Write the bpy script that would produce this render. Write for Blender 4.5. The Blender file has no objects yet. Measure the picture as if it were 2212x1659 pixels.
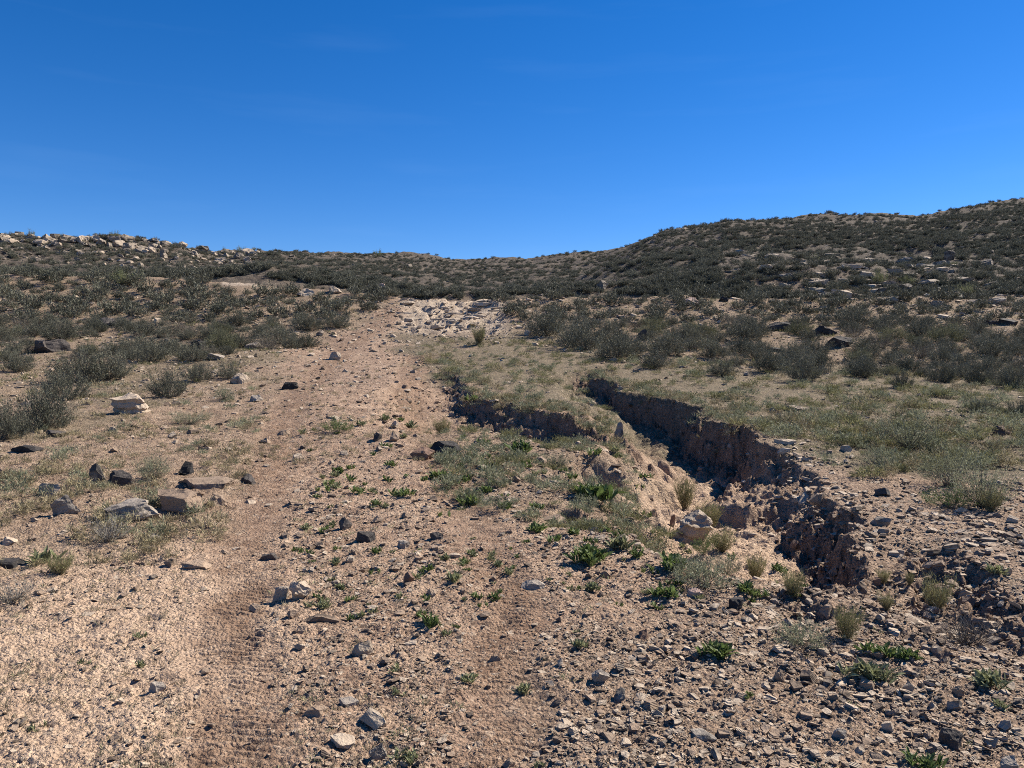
import bpy, bmesh, math, random
import numpy as np
from mathutils import Vector, Matrix, Euler, noise as mnoise

# ------------------------------------------------------------------ camera, sky, sun, exposure
SC = bpy.context.scene
COL = SC.collection
F, CX, CY = 1661.0, 1106.0, 829.5          # photograph measured in a 2212 x 1659 frame
CAM_H, PITCH = 1.6, math.radians(-2.0)
cam_d = bpy.data.cameras.new('camera')
cam_d.sensor_width = 36.0
cam_d.lens = F / 2212.0 * 36.0
cam_d.clip_start = 0.05
cam_d.clip_end = 5000.0
cam = bpy.data.objects.new('camera', cam_d)
COL.objects.link(cam)
cam.location = (0, 0, CAM_H)
cam.rotation_euler = (math.pi / 2 + PITCH, 0, 0)
SC.camera = cam

SUN_EL, SUN_AZ = math.radians(42.0), math.radians(60.0)     # azimuth measured from the view direction to the right
world = bpy.data.worlds.new('World')
SC.world = world
world.use_nodes = True
nt = world.node_tree
for n in list(nt.nodes):
    nt.nodes.remove(n)
wo = nt.nodes.new('ShaderNodeOutputWorld')
bg = nt.nodes.new('ShaderNodeBackground')
sky = nt.nodes.new('ShaderNodeTexSky')
sky.sky_type = 'NISHITA'
sky.sun_disc = False
sky.sun_elevation = SUN_EL
sky.sun_rotation = SUN_AZ
sky.altitude = 1800
sky.air_density = 1.0
sky.dust_density = 0.15
sky.ozone_density = 3.0
hs = nt.nodes.new('ShaderNodeHueSaturation')
hs.inputs['Saturation'].default_value = 1.37
hs.inputs['Value'].default_value = 1.0
# faint streaks of high cirrus
tc = nt.nodes.new('ShaderNodeTexCoord')
mp = nt.nodes.new('ShaderNodeMapping')
mp.inputs['Scale'].default_value = (1.6, 1.6, 14.0)
mp.inputs['Rotation'].default_value = (0.10, 0.16, 0.0)
cn = nt.nodes.new('ShaderNodeTexNoise')
cn.inputs['Scale'].default_value = 2.2
cn.inputs['Detail'].default_value = 6.0
cr = nt.nodes.new('ShaderNodeValToRGB')
cr.color_ramp.elements[0].position = 0.55
cr.color_ramp.elements[0].color = (0, 0, 0, 1)
cr.color_ramp.elements[1].position = 0.85
cr.color_ramp.elements[1].color = (0.03, 0.03, 0.03, 1)
mx = nt.nodes.new('ShaderNodeMixRGB')
mx.inputs['Color2'].default_value = (5.0, 7.2, 10.0, 1)
nt.links.new(tc.outputs['Generated'], mp.inputs['Vector'])
nt.links.new(mp.outputs['Vector'], cn.inputs['Vector'])
nt.links.new(cn.outputs['Fac'], cr.inputs['Fac'])
nt.links.new(cr.outputs['Color'], mx.inputs['Fac'])
nt.links.new(sky.outputs['Color'], hs.inputs['Color'])
tint = nt.nodes.new('ShaderNodeMixRGB'); tint.blend_type = 'MULTIPLY'
tint.inputs['Fac'].default_value = 1.0
tint.inputs['Color2'].default_value = (0.88, 0.89, 1.08, 1)
nt.links.new(hs.outputs['Color'], tint.inputs['Color1'])
nt.links.new(tint.outputs['Color'], mx.inputs['Color1'])
nt.links.new(mx.outputs['Color'], bg.inputs['Color'])
bg.inputs['Strength'].default_value = 0.068
nt.links.new(bg.outputs['Background'], wo.inputs['Surface'])

sun_d = bpy.data.lights.new('sun', 'SUN')
sun_d.energy = 5.0
sun_d.angle = math.radians(0.53)
sun_d.color = (1.0, 0.92, 0.79)
sun = bpy.data.objects.new('sun', sun_d)
COL.objects.link(sun)
SDIR = Vector((math.sin(SUN_AZ) * math.cos(SUN_EL), math.cos(SUN_AZ) * math.cos(SUN_EL), math.sin(SUN_EL)))
sun.rotation_euler = SDIR.to_track_quat('Z', 'Y').to_euler()
sun.location = SDIR * 50

SC.view_settings.view_transform = 'Standard'
SC.view_settings.look = 'None'
SC.view_settings.exposure = 0.95
SC.view_settings.gamma = 1.0
SC.view_settings.use_curve_mapping = False
SC.cycles.use_denoising = False
SC.cycles.filter_width = 1.0
SC.cycles.max_bounces = 4
SC.cycles.diffuse_bounces = 2
SC.cycles.glossy_bounces = 2
SC.cycles.transmission_bounces = 3
SC.cycles.transparent_max_bounces = 4

RNG = np.random.default_rng(7)

# ------------------------------------------------------------------ numpy noise
def _hash(ix, iy, seed):
    h = (ix.astype(np.int64) * 374761393 + iy.astype(np.int64) * 668265263 + seed * 1442695041) & 0x7fffffff
    h = ((h ^ (h >> 13)) * 1274126177) & 0x7fffffff
    h = ((h ^ (h >> 16)) * 1103515245 + 12345) & 0x7fffffff
    return ((h >> 8) & 0xffff).astype(np.float32) / 65535.0

def vnoise(x, y, seed=0):
    ix, iy = np.floor(x), np.floor(y)
    fx, fy = (x - ix).astype(np.float32), (y - iy).astype(np.float32)
    fx = fx * fx * (3 - 2 * fx)
    fy = fy * fy * (3 - 2 * fy)
    ix = ix.astype(np.int64); iy = iy.astype(np.int64)
    a = _hash(ix, iy, seed); b = _hash(ix + 1, iy, seed)
    c = _hash(ix, iy + 1, seed); d = _hash(ix + 1, iy + 1, seed)
    return (a * (1 - fx) + b * fx) * (1 - fy) + (c * (1 - fx) + d * fx) * fy - 0.5

def fbm(x, y, octv=4, seed=0, gain=0.5):
    s = np.zeros_like(x, dtype=np.float32); a = 1.0; fq = 1.0
    for k in range(octv):
        ca, sa = math.cos(0.7 * k + 0.3), math.sin(0.7 * k + 0.3)
        s += a * vnoise((x * ca - y * sa) * fq, (x * sa + y * ca) * fq, seed + 17 * k)
        a *= gain; fq *= 2.03
    return s

def sstep(a, b, x):
    t = np.clip((x - a) / (b - a), 0, 1)
    return t * t * (3 - 2 * t)

# ------------------------------------------------------------------ terrain
SKY_X = [-1000, 0, 70, 150, 250, 400, 430, 500, 600, 800, 870, 950, 1010, 1070, 1200, 1290, 1350, 1440, 1500, 1560, 1700, 1800, 1880, 1960, 2000, 2050, 2100, 2150, 2212, 2900]
SKY_R = [470, 502, 509, 512, 518, 527, 533, 536, 537, 545, 548, 555, 563, 559, 551, 546, 531, 501, 490, 482, 473, 469, 465, 469, 467, 454, 445, 435, 426, 350]
YS_X = [-1000, 0, 400, 460, 600, 1000, 1300, 1450, 1800, 2212, 2900]
YS_V = [80, 85, 88, 105, 120, 170, 150, 130, 140, 150, 150]
YC_X = [-1000, 0, 300, 700, 900, 1080, 1400, 1800, 2212, 2900]
YC_V = [41, 40, 39.5, 37, 35.2, 35.2, 35.6, 35.2, 35.0, 35]
def tan_row(r):
    return np.tan(PITCH + np.arctan((CY - np.asarray(r, dtype=float)) / F))
SKY_T = tan_row(SKY_R)
TABX = np.arange(-1000, 3201, 4.0)
TAB_T = np.interp(TABX, SKY_X, SKY_T)
TAB_YS = np.interp(TABX, YS_X, YS_V)
TAB_YC = np.interp(TABX, YC_X, YC_V)
ker = np.hanning(15); ker /= ker.sum()
def smooth(a):
    return np.convolve(np.pad(a, 7, mode='edge'), ker, mode='valid')
TAB_YS = smooth(smooth(TAB_YS)); TAB_YC = smooth(smooth(TAB_YC))

def zn(y):
    yy = np.maximum(y, 0)
    return 0.03 * y + 7.4e-5 * yy ** 3

def base_z(x, y):
    x = np.asarray(x, dtype=float); y = np.asarray(y, dtype=float)
    px = np.clip(CX + F * x / np.maximum(y, 2.0), -999, 3199)
    T = np.interp(px, TABX, TAB_T); ys = np.interp(px, TABX, TAB_YS); yc = np.interp(px, TABX, TAB_YC)
    zc = zn(yc); zs = CAM_H + ys * T
    t = np.clip((y - yc) / (ys - yc), 0, 1)
    right = sstep(1250, 1500, px); left = 1 - sstep(350, 620, px)
    s = t ** 1.15 * (1 + 0.10 * right * np.sin(np.pi * t) - 0.22 * left * np.sin(np.pi * t))
    far = zc + (zs - zc) * s - 1.1 * np.sin(np.pi * np.clip((y - yc) / 16.0, 0, 1))
    far = np.where(y > ys, zs - 0.06 * (y - ys) - 0.0004 * np.minimum(y - ys, 100) ** 2, far)
    return np.where(y < yc, zn(y), far)

def px_of(x, y, z):
    dz = z - CAM_H
    fwd = y * math.cos(PITCH) + dz * math.sin(PITCH)
    up = -y * math.sin(PITCH) + dz * math.cos(PITCH)
    fwd = np.where(fwd < 0.2, 0.2, fwd)
    return CX + F * x / fwd, CY - F * up / fwd

# visible depth for every (column, row) of the bare terrain
GX = np.arange(-820, 3050, 10.0); GR = np.arange(350, 1960, 2.0)
YD = np.concatenate([np.geomspace(1.7, 34, 700), np.geomspace(34.05, 240, 900)])
def _ray_x(px, row, y):
    v = (CY - row) / F
    return (px - CX) / F * y / (math.cos(PITCH) - v * math.sin(PITCH))
DEPTH = np.full((len(GX), len(GR)), np.nan)
for i, gx in enumerate(GX):
    xx = (gx - CX) / F * YD
    zz = base_z(xx, YD)
    _, rr = px_of(xx, YD, zz)
    vis = np.minimum.accumulate(rr)
    keep = rr <= vis + 1e-9
    r_, y_ = rr[keep][::-1], YD[keep][::-1]
    DEPTH[i] = np.interp(GR, r_, y_, left=np.nan)

def hit(px, row):
    """ground position (x, y) of the bare terrain seen at (px, row)"""
    px = np.atleast_1d(np.asarray(px, float)); row = np.atleast_1d(np.asarray(row, float))
    fi = np.clip((px - GX[0]) / 10.0, 0, len(GX) - 1.001); fj = np.clip((row - GR[0]) / 2.0, 0, len(GR) - 1.001)
    i = fi.astype(int); j = fj.astype(int); u = fi - i; v = fj - j
    d = (DEPTH[i, j] * (1 - u) + DEPTH[i + 1, j] * u) * (1 - v) + (DEPTH[i, j + 1] * (1 - u) + DEPTH[i + 1, j + 1] * u) * v
    return _ray_x(px, row, d), d

def hit1(px, row):
    x, y = hit(px, row)
    return float(x[0]), float(y[0])

# ------------------------------------------------------------------ gullies, ruts
def poly_world(pts):
    out = []
    for p in pts:
        x, y = hit1(p[0], p[1])
        out.append((x, y) + tuple(p[2:]))
    return np.array(out)

# rim px, rim row, depth, wall width, floor width, near slope width
GULLY_MAIN = poly_world([(1262, 806, 0.02, .15, .15, .5), (1285, 814, 0.28, .18, .25, .7), (1325, 828, 0.45, .20, .35, .9),
                         (1404, 852, 0.58, .20, .45, 1.3), (1470, 868, 0.66, .20, .50, 1.6), (1525, 888, 0.70, .20, .55, 1.8), (1568, 910, 0.74, .20, .60, 1.9),
                         (1608, 930, 0.76, .20, .60, 1.9), (1648, 962, 0.74, .22, .60, 1.8), (1695, 985, 0.66, .45, .55, 1.6), (1755, 1022, 0.54, .85, .55, 1.4),
                         (1785, 1062, 0.46, .75, .7, 1.2), (1792, 1096, 0.42, .30, 1.0, 1.1), (1808, 1122, 0.42, .16, 1.2, 1.1), (1826, 1158, 0.40, .15, 1.2, 1.0),
                         (1832, 1205, 0.32, .15, 1.0, .9), (1815, 1250, 0.12, .2, .7, .8), (1800, 1290, 0.0, .2, .3, .6)])
GULLY_SIDE = poly_world([(965, 800, 0.02, .2, .2, .6), (985, 816, 0.20, .24, .25, .9), (1020, 846, 0.32, .26, .3, 1.8), (1070, 868, 0.40, .24, .4, 2.6),
                         (1150, 884, 0.46, .24, .5, 3.2), (1250, 892, 0.50, .24, .6, 3.4), (1340, 902, 0.52, .24, .7, 3.0), (1385, 925, 0.44, .3, .7, 1.8), (1420, 955, 0.05, .3, .6, 1.0)])
GULLY_NOTCH = poly_world([(1215, 1092, 0.02, .04, .12, .5), (1245, 1096, 0.13, .04, .15, .6), (1300, 1100, 0.17, .04, .18, .6), (1350, 1098, 0.15, .04, .15, .6), (1385, 1085, 0.02, .05, .1, .5)])
GULLY_RILL = poly_world([(1700, 1262, 0.02, .06, .06, .2), (1745, 1290, 0.07, .05, .08, .3), (1780, 1316, 0.08, .05, .08, .3), (1830, 1330, 0.02, .05, .06, .2), (1900, 1345, 0.025, .04, .03, .15), (1980, 1388, 0.03, .04, .03, .15), (2043, 1416, 0.035, .04, .04, .2), (2100, 1440, 0.0, .04, .05, .2)])
GULLY_RIGHT = poly_world([(2080, 1185, 0.0, .2, .1, .5), (2110, 1220, 0.10, .25, .1, .5), (2150, 1262, 0.16, .3, .15, .6), (2200, 1300, 0.14, .3, .15, .6), (2260, 1330, 0.1, .3, .1, .5)])

def near_line(x, y, P):
    """signed distance to the polyline (positive to its right when walking along it), and interpolated attributes"""
    best = np.full(x.shape, 1e9); sd = np.full(x.shape, 1e9); at = np.zeros(x.shape + (P.shape[1] - 2,))
    for k in range(len(P) - 1):
        ax, ay = P[k, :2]; bx, by = P[k + 1, :2]
        dx, dy = bx - ax, by - ay; L2 = dx * dx + dy * dy
        t = np.clip(((x - ax) * dx + (y - ay) * dy) / L2, 0, 1)
        qx, qy = x - ax - t * dx, y - ay - t * dy
        d2 = qx * qx + qy * qy
        m = d2 < best
        side = np.sign(dy * qx - dx * qy)
        best = np.where(m, d2, best); sd = np.where(m, np.sqrt(d2) * side, sd)
        for c in range(at.shape[-1]):
            at[..., c] = np.where(m, P[k, 2 + c] * (1 - t) + P[k + 1, 2 + c] * t, at[..., c])
    return sd, at

def carve(x, y):
    tot = np.zeros(x.shape); wall = np.zeros(x.shape)
    for gi, P in enumerate((GULLY_MAIN, GULLY_SIDE, GULLY_NOTCH, GULLY_RILL, GULLY_RIGHT)):
        lo = P[:, :2].min(0) - 4.5; hi = P[:, :2].max(0) + 4.5
        m = (x > lo[0]) & (x < hi[0]) & (y > lo[1]) & (y < hi[1])
        if not m.any():
            continue
        X, Y = x[m], y[m]
        k = 1.0 if gi < 2 else 0.3
        jx = fbm(X * 2.1, Y * 2.1, 4, 31 + gi, .6)
        sd, at = near_line(X + 0.0, Y, P)
        s = sd + k * (0.55 * fbm(X * .75, Y * .75, 2, 61 + gi) + 0.26 * jx + 0.05 * fbm(X * 7, Y * 7, 3, 77 + gi, .6))
        D, W, FL, SL = (at[..., c] for c in range(4))
        W = W * (1 + 2.6 * k * np.clip(fbm(X * 1.3 + 9, Y * 1.3, 3, 63 + gi) + .05, 0, 1))
        u_ = np.clip(s / W, 0, 1)
        up = u_ ** .75 * (1 + .25 * np.sin(u_ * 9.4 + 6 * jx) * u_ * (1 - u_) * 2)   # the steep side, crumbling in steps
        dn = 1 - sstep(0, 1, (s - W - FL) / SL)       # the gentle side
        c = D * up * dn
        tot_m = tot[m]; wall_m = wall[m]
        tot[m] = np.maximum(tot_m, c)
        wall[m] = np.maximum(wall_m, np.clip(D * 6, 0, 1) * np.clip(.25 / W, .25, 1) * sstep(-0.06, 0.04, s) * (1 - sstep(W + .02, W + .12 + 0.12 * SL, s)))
    return tot, wall

RUT_L = poly_world([(470, 1900), (500, 1659), (492, 1400), (520, 1250), (560, 1080), (592, 950), (650, 840), (730, 760), (830, 690), (880, 655)])
RUT_R = poly_world([(1130, 1900), (1112, 1659), (1098, 1400), (1075, 1260), (1020, 1120), (930, 960), (880, 850), (900, 760), (940, 700), (965, 660)])

def terrain(x, y, fine=True):
    """ground height plus masks for its colour"""
    x = np.asarray(x, float); y = np.asarray(y, float)
    z = base_z(x, y)
    r = np.hypot(x, y)
    far = sstep(34, 60, y)
    z = z + 0.16 * fbm(x * 0.35, y * 0.35, 3, 3) * sstep(3, 12, r) + far * 1.3 * fbm(x * 0.09, y * 0.09, 4, 5)
    # ledges in the pale rock where the track tops out, and on the far slopes
    px, row = px_of(x, y, z)
    g, wall = carve(x, y)
    g = g * (1 + 0.22 * fbm(x * 3.3, y * 3.3, 3, 19)) + np.clip(wall, 0, 1) * .16 * fbm(x * 9, y * 9, 4, 23, .65)
    z = z - g
    ledge = sstep(845, 900, px) * (1 - sstep(1075, 1110, px)) * sstep(27, 29.5, y) * (1 - sstep(36, 38, y))
    q = (y + 1.1 * fbm(x * .8, y * .8, 3, 55)) / 1.15
    st = np.floor(q) + sstep(0.80, 1.0, q - np.floor(q)) - q
    z = z + ledge * 0.30 * st
    out = {'wall': wall, 'gully': g, 'ledge': ledge}
    rut = np.zeros_like(z); tread = np.zeros_like(z)
    for k, P in enumerate((RUT_L, RUT_R)):
        m = (r < 40) & (y > 0) & (np.abs(x) < 9)
        sd, _ = near_line(x[m], y[m], np.column_stack([P, np.zeros(len(P))]))
        w = 0.17 + 0.012 * y[m]
        e = 1 - sstep(w * .45, w * 1.35, np.abs(sd + 0.16 * fbm(x[m] * 2.2, y[m] * 2.2, 3, 9)))
        rut[m] = np.maximum(rut[m], e)
        if fine:
            ph = (y[m] + 0.25 * np.abs(sd) + .03 * fbm(x[m] * 5, y[m] * 5, 3, 44)) * 2 * math.pi / 0.058
            tr = np.tanh(2.2 * np.sin(ph)) * (1 - sstep(.13, .22, np.abs(sd + .04 * fbm(x[m] * 6, y[m] * 6, 2, 43)))) * (.35 + .65 * sstep(-.45, 0, fbm(x[m] * 1.4, y[m] * 1.4, 3, 41))) * (.6 + .5 * sstep(-.3, .3, fbm(x[m] * 9, y[m] * 9, 2, 45)))
            tread[m] = np.where(np.abs(tr) > np.abs(tread[m]), tr, tread[m])
    z = z - 0.022 * rut * (1 - sstep(20, 30, y))
    out['rut'] = rut
    if fine:
        z = z + 0.0075 * tread * (1 - sstep(5.0, 6.5, y))
        nearf = 1 - sstep(14, 34, y)
        z = z + (0.030 * fbm(x * 5, y * 5, 3, 11) + 0.016 * fbm(x * 20, y * 20, 4, 12, .75) * (1 + 1.0 * sstep(.02, .2, g)) * (1 - .88 * rut * (1 - sstep(6, 9, y)))) * nearf
        z = z + (1 - nearf) * 0.10 * fbm(x * 1.7, y * 1.7, 4, 13) + far * .35 * fbm(x * .6, y * .6, 3, 15)
    return z, out

def H(x, y):
    z, _ = terrain(np.atleast_1d(x), np.atleast_1d(y))
    return z

_FR = np.linspace(.55, 1.06, 520)
def hit_full(px, row):
    """ground position seen at (px, row) with gullies, ruts and bumps included"""
    x0, y0 = hit1(px, row)
    if math.isnan(y0) or y0 > 34:
        return x0, y0
    xs, ys = x0 * _FR, y0 * _FR
    zr = CAM_H + (float(base_z(x0, y0)) - CAM_H) * _FR
    k = np.nonzero(H(xs, ys) >= zr)[0]
    k = k[0] if len(k) else len(_FR) - 1
    return float(xs[k]), float(ys[k])

# ------------------------------------------------------------------ material helpers
def new_mat(name):
    m = bpy.data.materials.new(name)
    m.use_nodes = True
    t = m.node_tree
    for n in list(t.nodes):
        t.nodes.remove(n)
    out = t.nodes.new('ShaderNodeOutputMaterial')
    return m, t, out

def node(t, kind, **kw):
    n = t.nodes.new(kind)
    for k, v in kw.items():
        if k in n.inputs:
            n.inputs[k].default_value = v
        else:
            setattr(n, k, v)
    return n

def ramp(t, src, stops):
    r = t.nodes.new('ShaderNodeValToRGB')
    e = r.color_ramp.elements
    while len(e) < len(stops):
        e.new(0.5)
    for k, (p, c) in enumerate(stops):
        e[k].position = p
        e[k].color = (c, c, c, 1) if isinstance(c, (int, float)) else (*c, 1)
    t.links.new(src, r.inputs['Fac'])
    return r.outputs['Color']

def mixc(t, fac, a, b, mode='MIX'):
    m = t.nodes.new('ShaderNodeMixRGB')
    m.blend_type = mode
    for s, v in (('Fac', fac), ('Color1', a), ('Color2', b)):
        if isinstance(v, (int, float)):
            m.inputs[s].default_value = v if s == 'Fac' else (v, v, v, 1)
        elif isinstance(v, tuple):
            m.inputs[s].default_value = (*v, 1)
        else:
            t.links.new(v, m.inputs[s])
    return m.outputs['Color']

def math_n(t, op, a, b=None):
    m = t.nodes.new('ShaderNodeMath'); m.operation = op
    for k, v in enumerate((a, b)):
        if v is None:
            continue
        if isinstance(v, (int, float)):
            m.inputs[k].default_value = v
        else:
            t.links.new(v, m.inputs[k])
    return m.outputs[0]

def noise_n(t, vec, scale, detail=4, rough=.55):
    n = node(t, 'ShaderNodeTexNoise', Scale=scale, Detail=detail, Roughness=rough)
    t.links.new(vec, n.inputs['Vector'])
    return n.outputs['Fac']

# ------------------------------------------------------------------ ground sheet
def ground_material():
    m, t, out = new_mat('desert_soil')
    pos = t.nodes.new('ShaderNodeNewGeometry').outputs['Position']
    def attr(nm):
        a = t.nodes.new('ShaderNodeAttribute'); a.attribute_name = nm
        return a.outputs['Fac']
    n1 = noise_n(t, pos, 0.9, 5); n2 = noise_n(t, pos, 7.0, 5, .65); n3 = noise_n(t, pos, 45.0, 4, .7); n4 = noise_n(t, pos, 2.6, 5, .6)
    sand = mixc(t, ramp(t, n2, [(.35, 0.0), (.65, 1.0)]), (.45, .315, .22), (.58, .425, .305))
    dirt = mixc(t, ramp(t, n2, [(.35, 0.0), (.65, 1.0)]), (.23, .147, .102), (.42, .29, .205))
    c = mixc(t, ramp(t, n4, [(.42, 0.0), (.70, .8)]), dirt, sand)
    c = mixc(t, attr('sand'), c, sand)
    red = mixc(t, ramp(t, n2, [(.3, 0.0), (.7, 1.0)]), (.19, .115, .075), (.35, .235, .16))
    rf = math_n(t, 'MULTIPLY', attr('rut'), ramp(t, n4, [(.36, .25), (.56, 1.0)]))
    c = mixc(t, rf, c, red)
    grav = mixc(t, ramp(t, n3, [(.35, 0.0), (.7, 1.0)]), (.20, .14, .10), (.44, .325, .235))
    c = mixc(t, math_n(t, 'MULTIPLY', attr('gravel'), .55), c, grav)
    litter = mixc(t, ramp(t, n3, [(.38, 0.0), (.62, 1.0)]), (.105, .092, .060), (.23, .19, .125))
    c = mixc(t, math_n(t, 'MULTIPLY', attr('grass'), ramp(t, n2, [(.35, .7), (.6, 1.0)])), c, litter)
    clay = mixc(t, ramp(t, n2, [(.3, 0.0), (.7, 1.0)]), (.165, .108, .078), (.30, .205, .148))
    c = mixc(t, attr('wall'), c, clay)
    pale = mixc(t, ramp(t, n2, [(.35, 0.0), (.6, 1.0)]), (.38, .29, .215), (.56, .455, .35))
    c = mixc(t, attr('ledge'), c, pale)
    hill = mixc(t, ramp(t, n1, [(.38, 0.0), (.64, 1.0)]), (.052, .045, .037), (.105, .090, .073))
    c = mixc(t, attr('hill'), c, hill)
    c = mixc(t, ramp(t, noise_n(t, pos, 95.0, 3, .6), [(.37, 1.0), (.46, 0.0)]), c, mixc(t, .75, c, (.07, .052, .04)))
    for sc_, amt in ((120.0, .5), (48.0, .55), (15.0, .45)):       # chips of stone too small to build
        vc = node(t, 'ShaderNodeTexVoronoi', Scale=sc_); t.links.new(pos, vc.inputs['Vector'])
        sp = t.nodes.new('ShaderNodeSeparateColor'); t.links.new(vc.outputs['Color'], sp.inputs[0])
        chip = mixc(t, ramp(t, sp.outputs[1], [(.45, 0.0), (.75, 1.0)]), (.085, .06, .045), (.50, .39, .29))
        f_ = math_n(t, 'MULTIPLY', math_n(t, 'GREATER_THAN', sp.outputs[0], .66), math_n(t, 'LESS_THAN', vc.outputs['Distance'], .42))
        f_ = math_n(t, 'MULTIPLY', f_, math_n(t, 'SUBTRACT', amt, math_n(t, 'MULTIPLY', attr('sand'), amt * .6)))
        c = mixc(t, f_, c, chip)
    # stony relief too fine to build
    vo = node(t, 'ShaderNodeTexVoronoi', Scale=55.0); t.links.new(pos, vo.inputs['Vector'])
    vo2 = node(t, 'ShaderNodeTexVoronoi', Scale=17.0); t.links.new(pos, vo2.inputs['Vector'])
    hgt = math_n(t, 'ADD', math_n(t, 'MULTIPLY', n3, 1.1), math_n(t, 'MULTIPLY', vo.outputs['Distance'], -.5))
    hgt = math_n(t, 'ADD', hgt, math_n(t, 'MULTIPLY', vo2.outputs['Distance'], -.5))
    b = node(t, 'ShaderNodeBump', Strength=1.0, Distance=.03); t.links.new(hgt, b.inputs['Height'])
    big = node(t, 'ShaderNodeTexVoronoi', Scale=1.6); t.links.new(pos, big.inputs['Vector'])
    bs = node(t, 'ShaderNodeBump', Distance=.35)
    t.links.new(math_n(t, 'MULTIPLY', attr('hill'), .6), bs.inputs['Strength'])
    t.links.new(math_n(t, 'ADD', math_n(t, 'MULTIPLY', big.outputs['Distance'], -.6), n4), bs.inputs['Height'])
    t.links.new(b.outputs['Normal'], bs.inputs['Normal'])
    p = node(t, 'ShaderNodeBsdfPrincipled', Roughness=.95); p.inputs['Specular IOR Level'].default_value = .15
    t.links.new(c, p.inputs['Base Color']); t.links.new(bs.outputs['Normal'], p.inputs['Normal'])
    t.links.new(p.outputs[0], out.inputs['Surface'])
    return m

def soft_poly(px, row, pts, soft=40.0):
    """1 inside a polygon of the survey frame, fading outside"""
    P = np.array(pts, float); inside = np.zeros(px.shape, bool); d = np.full(px.shape, 1e9)
    n = len(P)
    for k in range(n):
        ax, ay = P[k]; bx, by = P[(k + 1) % n]
        cond = ((ay > row) != (by > row)) & (px < (bx - ax) * (row - ay) / (by - ay + 1e-9) + ax)
        inside ^= cond
        dx, dy = bx - ax, by - ay
        t = np.clip(((px - ax) * dx + (row - ay) * dy) / (dx * dx + dy * dy), 0, 1)
        d = np.minimum(d, np.hypot(px - ax - t * dx, row - ay - t * dy))
    return np.where(inside, 1.0, np.clip(1 - d / soft, 0, 1))

Z_GRAVEL = [(1150, 1500), (1500, 1330), (1700, 1260), (1830, 1200), (1660, 1020), (1760, 990), (1980, 1100), (3100, 1130), (3100, 1900), (1200, 1900)]
Z_GRASS_R = [(900, 745), (1180, 740), (1330, 795), (1720, 815), (3100, 830), (3100, 1000), (1990, 1005), (1760, 980), (1560, 890), (1300, 880), (1050, 850), (960, 800)]
Z_GRASS_L = [(-900, 900), (140, 930), (250, 800), (560, 760), (600, 830), (540, 1000), (480, 1130), (300, 1200), (-900, 1230)]
Z_ISLE = [(940, 900), (1330, 930), (1400, 1010), (1420, 1110), (1200, 1110), (960, 1050)]
Z_SAND_L = [(-900, 1280), (560, 1260), (480, 1450), (300, 1900), (-900, 1900)]
Z_SAND_G = [(1440, 1075), (1560, 1100), (1690, 1115), (1795, 1175), (1770, 1225), (1600, 1190)]
Z_SCREE = [(800, 650), (1090, 645), (1130, 690), (1220, 770), (1120, 770), (930, 760), (830, 715)]
Z_BELT_L = [(-900, 585), (300, 590), (640, 610), (860, 640), (800, 672), (735, 712), (640, 755), (520, 790), (420, 830), (180, 900), (140, 955), (-900, 975)]
Z_BELT_R = [(1080, 640), (1600, 640), (3100, 650), (3100, 800), (2212, 815), (1900, 815), (1720, 800), (1560, 785), (1400, 775), (1290, 762), (1180, 725), (1110, 690)]

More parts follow.
